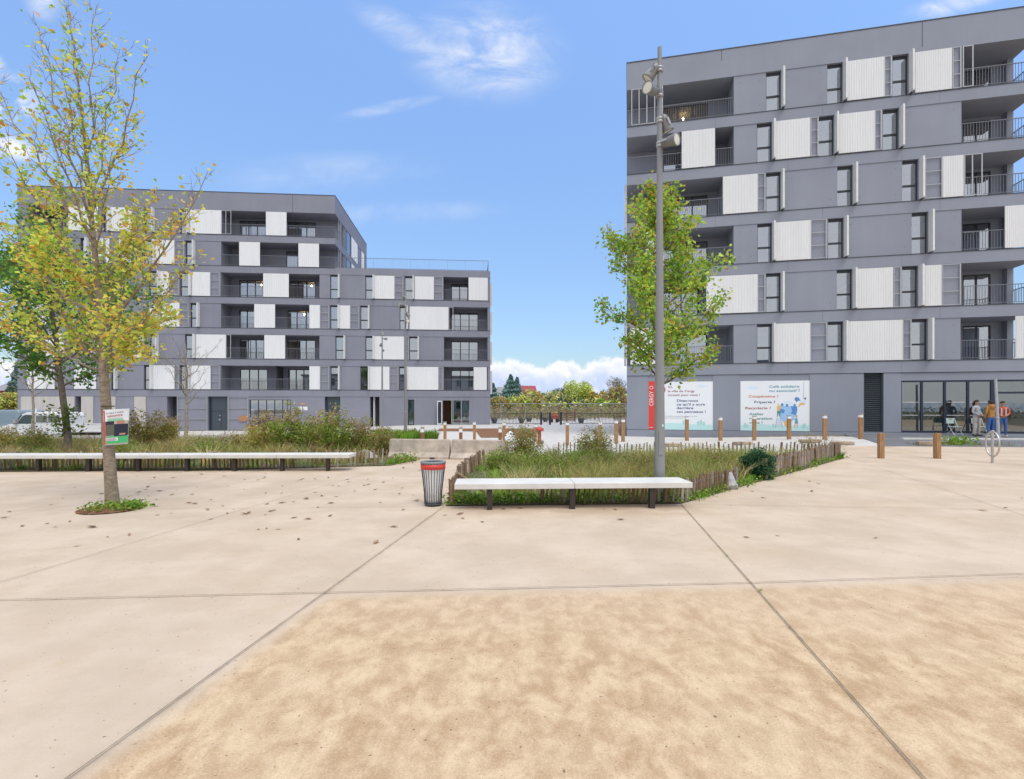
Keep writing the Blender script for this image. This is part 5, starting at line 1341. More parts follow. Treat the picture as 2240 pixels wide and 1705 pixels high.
def spray(mb, pts, r0, r2, lens, num, twigs, seeds, up=.55, lo=.22, sub=True, spread=.8):
    """side shoots along a limb; seeds collects points where leaves may hang"""
    n = len(pts)-1
    tot = sum((pts[i+1]-pts[i]).length for i in range(n))
    for k in range(num):
        t = lo+(1-lo)*(k+r2.random())/num; i = min(n-1, int(t*n)); p = pts[i].lerp(pts[i+1], t*n-i); d = (pts[i+1]-pts[i]).normalized()
        s = Vector((r2.gauss(0, 1), r2.gauss(0, 1), r2.gauss(0, .5))); s -= d*s.dot(d); s.normalize()
        dr = (d*.75+s*spread+Vector((0, 0, up*.4))).normalized(); ln = lens*(1.05-.6*t)*r2.uniform(.6, 1.25)
        q = curve(p, p+dr*ln, 4, r2.uniform(-.02, .1), .03, r2); rr = max(.004, r0*(1-t)*.55)
        limb(mb, q, rr, .0028, 4)
        for j in range(1, len(q)): seeds.append((q[j], t))
        if sub:
            for _ in range(twigs):
                j = r2.randint(1, 3); dd = ((q[j+1]-q[j]).normalized()*.7+Vector((r2.gauss(0, .6), r2.gauss(0, .6), r2.gauss(.15, .4)))).normalized()
                e = q[j]+dd*ln*r2.uniform(.25, .55); mb.tube([q[j], q[j].lerp(e, .5)+Vector((0, 0, -.01)), e], [.0045, .0035, .002], 3, cap=False)
                seeds.append((q[j].lerp(e, .55), t)); seeds.append((e, t))
def crown_leaves(name, seeds, n, size, cols, wts, par, sig=.07, sel=None, jit=.2, fz=None):
    S = np.array([s[0][:] for s in seeds]); w = np.ones(len(S)) if sel is None else np.array([sel(s[0], s[1]) for s in seeds]); w = w*rng.random(len(S))**1.6; w = w/w.sum()
    idx = rng.choice(len(S), n, p=w); C = S[idx]+rng.normal(0, sig, (n, 3))-np.array([0, 0, sig*.4])
    clump = rng.integers(0, len(cols), len(S))                 # neighbouring leaves tend to share a pigment
    base = pick(n, cols, wts, jit); cl = np.array(cols)[clump[idx]]
    tint = np.where(rng.random((n, 1)) < .35, cl*(1+rng.normal(0, jit*.6, (n, 1))), base)
    if fz is not None: tint = fz(C, tint)
    leaf_cloud(name, C, rng.normal(size, size*.22, n).clip(size*.4), np.clip(tint, .004, .9), M_leaf, par)

# main autumn tree ---------------------------------------------------
bx0, by0 = gp(246, 1106); TX, TYm = bx0, by0; mpp = TYm/F
def lo(px, py, dy=0.0): return Vector(((px-246)*mpp*(1+dy/TYm)-(246-CX)*0*dy+((246-CX)/F)*dy*1.0, dy, (1106-py)*mpp*(1+dy/TYm)-(1106-HZ)/F*dy))
r2 = random.Random(21)
t = thing('autumn_tree', 'young tree with yellow and orange autumn leaves and a poster tied to its trunk', 'tree', (TX, TYm, 0))
mb = MB(); seeds = []
tp = [lo(247, 1112), lo(243, 1060), lo(238, 990), lo(234, 920), lo(230, 860), lo(225, 790), lo(217, 640, .05), lo(205, 530, .08), lo(197, 440, .1), lo(187, 330, .1), lo(176, 220, .12), lo(163, 110, .1), lo(140, 0, .1)]
tr = [.118, .099, .091, .083, .079, .068, .055, .044, .033, .023, .015, .009, .004]
mb.tube(tp, tr, 14)
tk = mb.build('trunk', M_bark, t)
lm = MB()
LIMBS = [((228, 812), (60, 560), -.6, .030, .12), ((228, 815), (-40, 640), .5, .028, .10), ((226, 800), (345, 640), -.3, .030, .12), ((226, 795), (425, 560), .2, .034, .10), ((222, 720), (455, 375), -.3, .044, .13), ((222, 700), (-30, 470), .4, .036, .10),
         ((218, 650), (10, 310), -.4, .038, .08), ((216, 630), (330, 440), .4, .030, .10), ((206, 540), (-15, 170), .1, .034, .07), ((204, 520), (60, 165), -.3, .030, .05), ((202, 500), (85, 60), .25, .030, .04), ((200, 470), (325, 120), -.15, .036, .07),
         ((199, 450), (262, 110), .3, .026, .04), ((197, 440), (205, 25), .2, .026, .03), ((195, 420), (120, 130), -.2, .022, .03), ((222, 700), (300, 480), .6, .028, .10), ((220, 690), (120, 450), .7, .030, .08), ((225, 760), (390, 690), .5, .02, .06),
         ((227, 790), (150, 640), .6, .026, .08), ((213, 600), (420, 440), .2, .022, .08), ((219, 660), (90, 520), -.7, .026, .08), ((210, 560), (245, 330), -.4, .024, .04), ((228, 805), (265, 650), -.7, .024, .1), ((190, 350), (150, 15), -.1, .016, .02), ((226, 770), (330, 770), -.2, .014, .06)]
for (a, b, dy, r0, bd) in LIMBS:
    p0 = lo(*a, .05); p1 = lo(*b, dy*1.7); q = curve(p0, p1, 8, bd, .012, r2); limb(lm, q, r0*.78, .004, 7)
    sd_ = []; Ln = (p1-p0).length
    spray(lm, q, r0, r2, .42*Ln**.5, int(5+Ln*3.2), 3, sd_, up=.5, lo=.2, spread=.55); seeds += sd_
spray(lm, tp[4:], .05, r2, .5, 18, 2, seeds, up=.6, lo=.05)
lm.build('branches', M_bark, t)
def sel(p, tt):
    z_ = p.z; d = 1.0
    if z_ > 4.9: d = max(.2, 1-(z_-4.9)*.30)
    if z_ < 2.3: d *= .2
    if p.x > .35: d *= max(.22, 1-(p.x-.3)*.85)
    if p.x < -.5 and z_ > 3.4: d *= .75
    return d
def fz(C, tint):
    k = np.clip((C[:, 0]+.1)/1.5, 0, 1)[:, None]*.35
    return tint*(1-k)+np.array([.80, .60, .12])*k
crown_leaves('crown', seeds, 7800, .084, G_YEL, (4, 4.2, 2.2, 1.0, .5, 2.6), t, .085, sel, fz=fz)

def simple_tree(name, label, px, py, Y, top_py, spread, crown_lo, nl, lsize, cols, wts, bark, seed, tr=.08, leanx=0, limbs=22, leafsig=.1, asc=.6, group=None, bare=False, fzz=None, shape=None):
    r2 = random.Random(seed); x = (px-CX)/F*Y; g0 = gh(x, Y); t = thing(name, label, 'tree', (x, Y, g0), 0, group)
    H = EYE-(top_py-HZ)/F*Y-g0; c0 = EYE-(crown_lo-HZ)/F*Y-g0
    mb = MB(); n = 10; tp = [Vector((leanx*(i/n)**1.3+r2.gauss(0, .02)*(i > 0), r2.gauss(0, .02)*(i > 0), H*(i/n)*.97-.05)) for i in range(n+1)]
    mb.tube(tp, [tr*(1.12-i/n)**.9 for i in range(n+1)], 10, cap=False); mb.build('trunk', bark, t)
    lm = MB(); seeds = []
    for k in range(limbs):
        f = (k+r2.random()*.8)/limbs; z0_ = c0*.96+(H*.93-c0*.96)*f*.86; i = min(n-1, int(z0_/(H*.97)*n)); p = tp[i].lerp(tp[i+1], min(1, z0_/(H*.97)*n-i))
        az = k*2.4+r2.uniform(-.5, .5); sp_ = spread*(shape(f) if shape else (math.sin(math.pi*min(1, .22+f*.78))**.7))*r2.uniform(.7, 1.15)
        e = p+Vector((math.cos(az)*sp_, math.sin(az)*sp_, sp_*asc*r2.uniform(.6, 1.5)+.15))
        q = curve(p, e, 6, .08, .02, r2); limb(lm, q, tr*.42*(1-f*.7), .005, 6)
        spray(lm, q, tr*.3, r2, .5*max(.3, sp_)**.6, int(4+sp_*5), 3, seeds, up=.45, lo=.15, spread=.7)
    lm.build('branches', bark, t)
    if not bare: crown_leaves('crown', seeds, nl, lsize, cols, wts, t, leafsig, fz=fzz)
    return t
GREEN = [(.307, .531, .070), (.200, .374, .057), (.459, .630, .094), (.615, .689, .111)]
DGREEN = [(.103, .251, .043), (.163, .355, .054), (.064, .163, .035), (.266, .444, .064)]
def tipcol(C, tint):                     # the upper shoots of this tree are already turning
    k = np.clip((C[:, 2]-5.2)/2.5, 0, 1)[:, None]; r_ = rng.random((len(C), 1))
    return np.where((r_ < .03+.16*k), np.array([.62, .36, .08])*(1+rng.normal(0, .2, (len(C), 1))), tint*(1-k*.5)+np.array([.36, .46, .06])*k*.5)
simple_tree('green_tree', 'upright light green young tree directly behind the tall lamp post', 1441, 1048, 12.4, 312, 1.32, 838, 10500, .10, GREEN+[(.42, .28, .05)], (4, 3, 4, 4, .1), M_barkd, 5, .075, -.02, 34, .10, .8, fzz=tipcol,
            shape=lambda f: (.45+.8*math.sin(math.pi*min(1, f*1.0+.12)))*(1-.42*f)*(1+.28*math.sin(f*31)))
simple_tree('green_tree', 'dense dark green tree in the planting bed behind the signed tree', 148, 1000, 17.6, 465, 2.6, 838, 13000, .125, DGREEN+[(.25, .24, .04)], (4, 4, 2, 2.4, .25), M_barkd, 9, .105, -1.0, 34, .15, .55,
            shape=lambda f: (.5+.8*math.sin(math.pi*min(1, f*.9+.15)))*(1-.2*f))
simple_tree('bare_tree', 'leafless pale young tree before the white shutters, near the dark double door', 409, 973, 24, 742, 1.5, 880, 0, 0, None, None, M_barkp, 14, .085, -.05, 15, .1, 1.2, bare=True)
simple_tree('bare_tree', 'leafless pale young tree in front of the white truck cab', 73, 950, 27, 752, 2.0, 868, 0, 0, None, None, M_barkp, 17, .075, -.05, 15, .1, 1.0, bare=True)
# shoots low on the trunk of the dark tree
S = []
lm = MB(); r2 = random.Random(3)
x0 = (148-CX)/F*17.6
for k in range(16):
    p = Vector((-.02+r2.gauss(0, .03), -.05, .75+r2.random()*1.0)); e = p+Vector((r2.uniform(-.75, .55), r2.uniform(-.4, .3), r2.uniform(-.15, .3))); q = curve(p, e, 4, -.05, .03, r2); limb(lm, q, .010, .003, 4); S += [(v, .5) for v in q[1:]]
dt = [o for o in bpy.data.objects if o.type == 'EMPTY' and o.name == 'green_tree.001'][0]
lm.build('low_shoots', M_barkd, dt); crown_leaves('low_shoot_leaves', S, 420, .10, [(.15, .22, .03), (.10, .19, .02), (.26, .27, .04)], (3, 3, 1), dt, .12)

# ------------------------------------------------------------------ shrubs
M_stem = mat('shrub_stem', (.26, .18, .11), .9, noise=.3)
SH = dict(mix=[(.300, .365, .064), (.215, .300, .053), (.450, .386, .108), (.429, .268, .129)], brown=[(.652, .454, .140), (.435, .324, .097), (.714, .551, .176), (.373, .438, .070), (.559, .551, .105)], green=[(.300, .439, .064), (.192, .321, .047), (.429, .494, .096), (.343, .321, .086)],
          ochre=[(.404, .312, .062), (.299, .265, .052), (.269, .180, .052), (.209, .234, .037)], ever=[(.035, .12, .055), (.055, .17, .07), (.022, .075, .04), (.09, .20, .09)])
def shrub(label, px, py, Y, wpx, top, kind, n, ls=.075, seedhead=.0, cat='shrub', name='shrub', group=None, dy=.8, airy=1.0, par_only=False):
    x = (px-CX)/F*Y; g0 = gh(x, Y); t = thing(name, label, cat, (x, Y, g0), 0, group); rx = wpx/2*Y/F; H = EYE-(top-HZ)/F*Y-g0
    r2 = random.Random(int(px*7+py)); mb = MB(); S = []
    ns = int(16+rx*18)
    for k in range(ns):
        a = r2.uniform(0, 6.283); rr = r2.random()**.5; e = Vector((math.cos(a)*rr*rx, math.sin(a)*rr*rx*dy, H*(1-.38*rr**2)*r2.uniform(.72, 1.04)))
        b = Vector((e.x*.35, e.y*.35, -.05)); q = curve(b, e, 5, .06, .02, r2); limb(mb, q, .011, .003, 4)
        for j in range(1, 6):
            for _ in range(3): S.append((q[j]+Vector((r2.gauss(0, .09*airy), r2.gauss(0, .09*airy), r2.gauss(0, .05))), j/5))
    mb.build('stems', M_stem, t)
    P = np.array([s[0][:] for s in S]); n = int(n*2.6); idx = rng.integers(0, len(P), n); C = P[idx]+rng.normal(0, .085*airy, (n, 3)); C[:, 2] = np.maximum(C[:, 2], .03)
    cols = SH[kind]; cl = np.array(cols)[rng.integers(0, len(cols), len(P))][idx]; tint = np.where(rng.random((n, 1)) < .5, cl*(1+rng.normal(0, .2, (n, 1))), pick(n, cols, None, .25))
    if seedhead:
        k = (C[:, 2] > H*.68) & (rng.random(n) < seedhead); tint[k] = pick(int(k.sum()), [(.52, .38, .27), (.42, .28, .18), (.58, .46, .34)], None, .2)
    leaf_cloud('foliage', C, rng.normal(ls, ls*.25, n).clip(.02), np.clip(tint, .004, .9), M_leaf, t, droop=.1, aspect=.55)
    return t
for a in (('brown-stemmed tall shrub at the shop window end of the hedge by the long bench', 572, 960, 18.2, 92, 898, 'brown', 1900, .07, .8), ('tall green shrub with pale seed heads in the middle of the hedge', 645, 965, 17.6, 110, 889, 'green', 2600, .075, .55),
          ('rust brown shrub in the hedge beside the tall green one', 712, 965, 18.0, 84, 896, 'brown', 2000, .07, .5), ('green shrub with a yellow pointed tip in the hedge, below the slate door', 738, 968, 17.4, 76, 893, 'green', 1700, .075, .4),
          ('lower olive shrub tapering the hedge towards the barriers', 795, 972, 17.8, 92, 913, 'mix', 1900, .07, .5), ('low ochre shrub at the hedge end beside the road barriers', 838, 978, 18.4, 60, 938, 'ochre', 900, .06, .2),
          ('wide ochre brown bush beside the poster tied on the tree', 318, 955, 20.5, 150, 903, 'ochre', 2600, .08, .35), ('small purple brown bush at the edge of the wide ochre bush', 375, 955, 21, 44, 908, 'brown', 700, .075, .6),
          ('rusty bush cut by the picture edge in front of the van', 8, 965, 18.5, 66, 935, 'brown', 1000, .075, .3), ('slender leafy green bush below the truck cab', 73, 965, 18.0, 70, 938, 'mix', 1100, .075, .2),
          ('bramble bush with green and amber leaves right behind the barriers'.replace('right ', ''), 1142, 985, 16.4, 92, 931, 'mix', 1700, .06, .1), ('airy brown-leaved shrub in the lamp bed before the poster building corner', 1302, 985, 16.3, 78, 932, 'mix', 1500, .06, .25),
          ('low dark green bramble clump near the litter bin end of the lamp bed', 1088, 1020, 14.3, 56, 985, 'green', 800, .055, 0), ('airy pale weed clump at the far corner of the lamp bed', 1790, 985, 17.6, 100, 945, 'ochre', 620, .035, .5)):
    lab, px, py, Y, wpx, top, kind, n, ls, sh = a
    shrub(lab, px, py, Y, wpx, top, kind, n, ls, sh, airy=.75 if kind != 'ochre' else 1.0, group=None)
for px, py, Y, wpx, top, n, lab in ((1165, 1020, 13.9, 110, 985, 900, 'low leafy green herb clump in the lamp bed below the bramble bush'), (1235, 1030, 13.2, 120, 992, 1000, 'wide leafy green herb clump in the middle of the lamp bed'),
                                   (1385, 1035, 12.8, 80, 1000, 700, 'grey green herb clump beside the tall lamp post foot'), (1300, 1015, 14.2, 110, 975, 900, 'bright green herb clump in front of the airy brown-leaved shrub'), (1560, 1030, 13.4, 110, 985, 900, 'olive herb clump in the lamp bed before the evergreen bush')):
    shrub(lab, px, py, Y, wpx, top, 'mix' if px in (1385, 1560) else 'green', n, .055, .12, cat='plant', name='herb_clump', airy=1.1)
for px, py, Y, wpx, top, n, lab in ((455, 985, 17.0, 90, 958, 800, 'green weed clump behind the long bench near the bare tree'), (255, 985, 16.5, 90, 955, 800, 'green weed clump behind the long bench beside the signed tree'), (520, 975, 19.0, 80, 945, 700, 'pale olive weed clump at the foot of the brown-stemmed shrub')):
    shrub(lab, px, py, Y, wpx, top, 'green' if px != 520 else 'ochre', n, .06, .25, cat='plant', name='herb_clump', airy=1.1)
# dark evergreen bush by the curved edge
shrub('round dark blue green evergreen bush at the curved bed edge', 1660, 1050, 12.45, 62, 988, 'ever', 5200, .05, 0, airy=.6)

# ------------------------------------------------------------------ meadow
def meadow(name, poly, n, hmin, hmax, w, cols, wts, lean=.7, keep=None, dz=.0, cl=4, tus=.75, per=55):
    """grass growing in tussocks that fan outwards; every tussock has its own height and pigment"""
    k = max(3, int(n*tus/per)); cen = scatter(poly, k); hc = rng.uniform(.5, 1.0, k)**1.0; rc = rng.uniform(.05, .16, k)
    cc = np.array(cols)[rng.choice(len(cols), k, p=None if wts is None else np.array(wts)/sum(wts))]*(1+rng.normal(0, .12, (k, 1)))
    m = int(n*tus); j = rng.integers(0, k, m); off = rng.normal(0, 1, (m, 2)); q = np.r_[cen[j]+off*rc[j][:, None], scatter(poly, n-m)]
    az = np.r_[np.arctan2(off[:, 1], off[:, 0])+rng.normal(0, .5, m), rng.uniform(0, 6.28, n-m)]
    H = np.r_[rng.uniform(.65, 1, m)*hc[j]*hmax, rng.uniform(hmin, (hmin+hmax)/2, n-m)]
    tint = np.r_[cc[j]*(1+rng.normal(0, .2, (m, 1))), pick(n-m, cols, wts, .25)]
    ok = inside(poly, q[:, 0], q[:, 1])
    if keep is not None: ok &= keep(q)
    q, az, H, tint = q[ok], az[ok], H[ok], tint[ok]; n = len(q)
    W_ = rng.uniform(.6, 1.3, n)*w*(.6+q[:, 1]/30)
    o = blades(name, drape(q, dz), H, W_, lean, np.clip(tint, .01, .9), M_grass, az=az); tag(o, kind='stuff'); return o
STRAW = [(.66, .53, .25), (.50, .43, .15), (.30, .34, .085), (.78, .64, .36), (.20, .26, .06), (.46, .30, .12), (.34, .22, .10)]
FRESH = [(.184, .367, .033), (.267, .434, .049), (.125, .267, .033), (.367, .451, .083)]
keepR = lambda q: (q[:, 1] > 9.75)
innerR = [gp(1000, 1093), gp(1490, 1096), gp(1556, 1077), gp(1636, 1055), gp(1745, 1026), gp(1838, 1001), (9.2, 17.6), (1.6, 17.6), (.2, 17.0), gp(1075, 1014), gp(1030, 1045)]
meadow('tall_grass', innerR, 17000, .14, .60, .010, STRAW, (2, 2.6, 4.2, .9, 4.2, 1, .8), .8, lambda q: (q[:, 1] > 10.0) & (q[:, 0] > (-.3 if True else 0)))
meadow('green_undergrowth', bedR, 9000, .06, .34, .018, FRESH, (3, 3, 2, 1), .9)
meadow('tall_grass', [gp(1250, 1085), gp(1480, 1088), gp(1640, 1045), gp(1700, 1020), gp(1500, 1012), gp(1250, 1040)], 6500, .3, .80, .009, [(.64, .50, .20), (.50, .42, .15), (.40, .40, .12), (.26, .34, .08), (.46, .30, .12)], (2, 2, 3, 3, 1), .95, lambda q: q[:, 1] > 10.1)
innerL = [(-40, 15.0), gp(0, 1025), gp(480, 1024), gp(845, 1016), gp(905, 1006), (-3.9, 17.2), (-4.7, 20), (-5.6, 25.2), (-9, 29), (-40, 29.5)]
meadow('tall_grass', [(-24, 15.0), gp(0, 1025), gp(480, 1024), gp(845, 1016), (-4.6, 18), (-5.4, 21.5), (-24, 21.5)], 21000, .2, .85, .013, STRAW, (3, 3, 3.6, 1.2, 3.4, 1, 1), .7)
meadow('tall_grass', innerL, 12000, .2, .62, .02, STRAW+[(.18, .32, .04)], (2, 3, 3, 1, 3, 1, 1, 2), .6, lambda q: q[:, 1] > 20)
meadow('green_undergrowth', [(-26, 14.4), gp(0, 1032), gp(480, 1028.5), gp(852, 1018.5), gp(908, 1006.5), (-4.6, 17.6), (-26, 16.5)], 8000, .06, .22, .016, FRESH+[(.25, .22, .07)], (3, 3, 2, 1, 1.5), .9)
meadow('lush_weeds', [gp(815, 985), gp(846, 985), gp(850, 966), gp(960, 962), gp(955, 955), gp(820, 952)], 2600, .3, .62, .03, [(.17, .32, .03), (.12, .25, .025), (.24, .30, .05)], None, .5)
# edge weeds along the curved kerb and in the tree pit
def weeds(name, pts, n, size, cols, spread, hmax, kind='stuff', label=None):
    P = np.array(pts)[rng.integers(0, len(pts), n)]+np.c_[rng.normal(0, spread, (n, 2)), np.zeros(n)]; P[:, 2] = np.array([gh(a, b) for a, b in P[:, :2]])+.015+rng.random(n)**1.5*hmax
    o = leaf_cloud(name, P, rng.normal(size, size*.25, n).clip(.015), pick(n, cols), M_leaf, None, droop=-.1, up=.2); tag(o, kind=kind); return o
line = lambda pts, k: [(*(np.array(a)+(np.array(b)-np.array(a))*i/k), 0) for a, b in zip(pts, pts[1:]) for i in range(k)]
weeds('edge_weeds', line([gp(1505, 1096), gp(1570, 1077), gp(1650, 1054), gp(1750, 1027), gp(1848, 1001)], 14), 1300, .06, FRESH, .10, .14)
weeds('edge_weeds', line([gp(985, 1102), gp(1200, 1098), gp(1490, 1095)], 22), 2600, .055, FRESH, .12, .16)
weeds('edge_weeds', line([gp(860, 1016), gp(905, 1006)], 8), 500, .07, FRESH+[(.3, .24, .08)], .18, .25)
weeds('edge_weeds', line([gp(2075, 972), gp(2120, 971)], 10), 500, .09, FRESH, .25, .3); weeds('edge_weeds', line([gp(1990, 973), gp(2240, 975)], 20), 260, .07, FRESH+[(.4, .3, .1), (.35, .12, .05)], .2, .1)
weeds('pit_weeds', [(TX+.32+.34*math.cos(a), TYm-.33+.20*math.sin(a), 0) for a in np.linspace(0, 6.28, 24)]+[(TX+.5, TYm-.25, 0)]*16, 700, .05, FRESH, .10, .12)
weeds('joint_weeds', [(*gp(1589, 1218), 0), (*gp(1664, 1296), 0), (*gp(1664, 1296), 0)], 26, .018, FRESH, .012, .02)
meadow('mulch_debris', pit, 700, .015, .04, .03, [(.16, .08, .04), (.24, .13, .06), (.09, .05, .03)], None, 2.2)

# ------------------------------------------------------------------ fallen leaves: each one a thing
M_dead = mat('dead_leaf_brown', (.19, .11, .06), .8, noise=.35, nscale=30); M_dead2 = mat('dead_leaf_tan', (.36, .22, .12), .8, noise=.35, nscale=30)
protos = []
for k in range(6):
    m = MB(); s = .058+.009*k; c = .02+.008*k; V = []
    pr = [(-1, 0), (-.5, .42), (0, .5), (.55, .3), (1, 0), (.55, -.3), (0, -.45), (-.5, -.4)]
    for x, y in pr: V.append((x*s*.6, y*s*.6, .006+c*(y*y*2.2+max(0, x)*.5)+rng.random()*.004))
    V.append((0, 0, .005)); m.add(V, [(i, (i+1) % 8, 8) for i in range(8)]); m.tube([(-s*.6, 0, .008), (-s*.85, .01, .014)], .0025, 4)
    protos.append(m.build('dead_leaf', M_dead if k % 2 else M_dead2))
spots = [(167, 1196), (235, 1176), (283, 1171), (497, 1124), (535, 1126), (545, 1123), (580, 1127), (594, 1119), (600, 1117), (644, 1134), (673, 1137), (723, 1130), (608, 1159), (583, 1157), (565, 1159), (862, 1154), (823, 1188), (653, 1181), (460, 1137), (153, 1142), (120, 1154), (104, 1147), (49, 1152), (200, 1155), (345, 1128), (375, 1124), (8, 1134), (20, 1121), (1012, 1135), (1008, 1125), (974, 1128), (1055, 1143), (1003, 1127), (1100, 1115), (1140, 1113), (1357, 1138), (1322, 1115), (1346, 1116), (1645, 1076), (1771, 1054), (1790, 1059), (1776, 1076), (1598, 1107), (1668, 1090), (1917, 1178), (1632, 1177), (2150, 1118), (2200, 1112), (2235, 1091), (1700, 1173)]
while len(spots) < 165:
    X, Y = rng.uniform(-9.5, .2), rng.uniform(8.6, 16.6); px = CX+F*X/Y; py = HZ+F*EYE/Y
    if py > 1035 or (860 < px < 1040 and py > 1005): spots.append((px, py))
LAB = 'curled brown dead leaf lying on the pale plaza'
for i, (px, py) in enumerate(spots):
    X, Y = gp(px, py); o = protos[i] if i < 6 else protos[i % 6].copy()
    if i >= 6: COL.objects.link(o)
    o.location = (X, Y, gh(X, Y)+.006); o.rotation_euler = (rng.normal(0, .05), rng.normal(0, .05), rng.uniform(0, 6.28)); s = rng.uniform(.65, 1.3); o.scale = (s, s*rng.uniform(.7, 1), s*rng.uniform(.25, .6)); tag(o, LAB, 'leaf', 'dead leaves scattered on the plaza')

# ------------------------------------------------------------------ distant trees, bushes and houses
M_far = leaf_mat('far_foliage', .25, .7)
def far_tree(name, label, px, top, Y, wpx, cols, n, size, cone=False, base=905, trunk=True, cat='tree', clumps=9):
    x = xp(px, Y); t = thing(name, label, cat, (x, Y, -.06)); H = EYE-(top-HZ)/F*Y; rx = wpx/2*Y/F*1.4; top -= 4; n = int(n*1.8); r2 = random.Random(int(px*3+top))
    m = MB(); m.tube([(0, 0, -.3), (0, 0, H*.5), (r2.gauss(0, .1), 0, H*.93)], [.05*H*.5+.03, .03*H*.5+.02, .02], 7)
    for k in range(7): a = r2.uniform(0, 6.28); z0_ = H*(.25+.08*k); m.tube([(0, 0, z0_), (math.cos(a)*rx*.6, math.sin(a)*rx*.6, z0_+rx*.4)], [.06, .015], 5)
    m.build('trunk', M_barkd, t)
    if cone:
        u_ = rng.random(n)**.8; z_ = H*(.1+.9*(1-u_)); lay = (np.sin(z_*5.2)*.5+.5)*.35+.65; rr = rx*(u_*.95+.03)*lay*rng.random(n)**.4; a = rng.uniform(0, 6.28, n)
        C = np.c_[np.cos(a)*rr, np.sin(a)*rr, z_-rr*.12]
    else:
        c = [Vector((r2.gauss(0, rx*.42), r2.gauss(0, rx*.4), H*r2.uniform(.3, .72)*(1-.25*r2.random()**2))) for _ in range(clumps)]; j = rng.integers(0, clumps, n); cr = np.array([rx*r2.uniform(.32, .6) for _ in range(clumps)])
        C = np.array([q[:] for q in c])[j]+unit(n)*(cr[j]*rng.random(n)**.45)[:, None]*np.array([1, 1, .85]); C[:, 2] = np.maximum(C[:, 2]*(H*.99/max(H*.7, np.percentile(C[:, 2], 99.3))), .1)
    leaf_cloud('crown', C, rng.normal(size, size*.25, n).clip(.05), pick(n, cols, None, .25), M_far, t, droop=.1)
AMB = [(.578, .407, .111), (.578, .550, .158), (.424, .288, .127), (.490, .527, .158)]; LIME = [(.570, .674, .130), (.700, .726, .194), (.415, .518, .113)]; OLI = [(.518, .467, .178), (.674, .544, .227), (.389, .363, .146)]; BLU = [(.197, .358, .319), (.306, .463, .425), (.131, .231, .213)]; DK = [(.156, .220, .130), (.233, .259, .162), (.104, .156, .097)]
RUS = [(.408, .273, .133), (.323, .231, .114), (.476, .378, .171)]
for a in (('conifer', 'blue grey conifer, taller of the pair beyond the site fence', 1117, 820, 150, 62, BLU, 2600, .7, True), ('conifer', 'blue grey conifer, slimmer of the pair beside the red roof', 1131, 826, 148, 40, BLU, 2200, .7, True),
          ('conifer', 'dark conifer peeping out at the edge of the railed-roof building', 1078, 838, 140, 46, BLU, 1900, .7, True), ('autumn_tree', 'small orange tree below the conifers', 1119, 870, 105, 30, AMB, 1300, .42), ('autumn_tree', 'amber tree in front of the red roofed house', 1171, 854, 110, 36, AMB, 1600, .45),
          ('bush_tree', 'pale yellow green tree between the amber tree and the dark one', 1204, 857, 118, 46, [(.52, .50, .18), (.44, .45, .14)], 1700, .45), ('bush_tree', 'dark olive narrow tree in front of the lime tree', 1243, 848, 120, 30, DK+OLI, 1500, .45), ('bush_tree', 'bright lime green tree, tallest between the buildings', 1271, 836, 115, 52, LIME, 2600, .42),
          ('autumn_tree', 'small golden tree beside the lime tree', 1306, 856, 110, 26, [(.66, .46, .10), (.52, .42, .10)], 1000, .42), ('bush_tree', 'low green bush at the foot of the golden tree', 1318, 872, 100, 36, [(.28, .42, .06), (.40, .48, .10)], 1100, .4), ('bush_tree', 'rust brown tree touching the poster building corner', 1349, 847, 105, 50, RUS+OLI, 2200, .42),
          ('bush_tree', 'grey thin-leaved tree behind the rust brown one', 1352, 826, 135, 40, [(.40, .38, .31), (.32, .31, .25)], 1300, .4), ('bush_tree', 'rusty bush at the edge of the railed-roof building', 1085, 868, 100, 34, RUS+OLI, 1200, .42), ('bush_tree', 'olive bush between the orange and amber trees', 1146, 866, 102, 34, OLI+LIME, 1200, .42),
          ('bush_tree', 'distant dark treetop behind the pale tree', 1212, 850, 160, 40, DK, 900, .6), ('bush_tree', 'dark green tree touching the red roofed house gable', 1160, 858, 138, 30, DK, 1000, .55), ('bush_tree', 'distant grey green treetop past the lime tree', 1322, 854, 165, 44, DK, 800, .6),
          ('conifer', 'grey green conifer behind the bare tree by the truck', 38, 795, 75, 54, BLU, 2200, .5, True), ('autumn_tree', 'orange and green bush behind the van', 14, 858, 60, 62, AMB+LIME, 2200, .32), ('autumn_tree', 'rusty orange tree beside the van roof', 36, 868, 62, 40, AMB+RUS, 1500, .32), ('bush_tree', 'dark evergreen tree below the distant red house', 28, 846, 70, 36, DK, 1300, .4)):
    far_tree(*a[:8], a[8], *(a[9:]))
# scrub band behind the site fence
poly = [(xp(1055, 66), 64), (xp(1400, 66), 64), (xp(1400, 84), 86), (xp(1055, 84), 86)]
q = scatter(poly, 9000); P = drape(q); P[:, 2] += rng.random(9000)**1.2*(1.5+.35*np.sin(q[:, 0]*1.3)+.3*np.sin(q[:, 0]*3.1))
tag(leaf_cloud('scrub_vegetation', P, rng.normal(.26, .07, 9000).clip(.1), pick(9000, [(.30, .27, .11), (.34, .25, .15), (.24, .28, .08), (.36, .28, .19), (.28, .22, .12)], None, .25), M_far), kind='stuff')
poly = [(-140, 95), (170, 95), (170, 150), (-140, 150)]
q = scatter(poly, 14000); P = drape(q); P[:, 2] += rng.random(14000)*(3.9+np.sin(q[:, 0]*.35)*.8)
tag(leaf_cloud('far_woodland', P, rng.normal(.9, .25, 14000).clip(.3), pick(14000, OLI+LIME+DK, None, .25), M_far), kind='stuff')
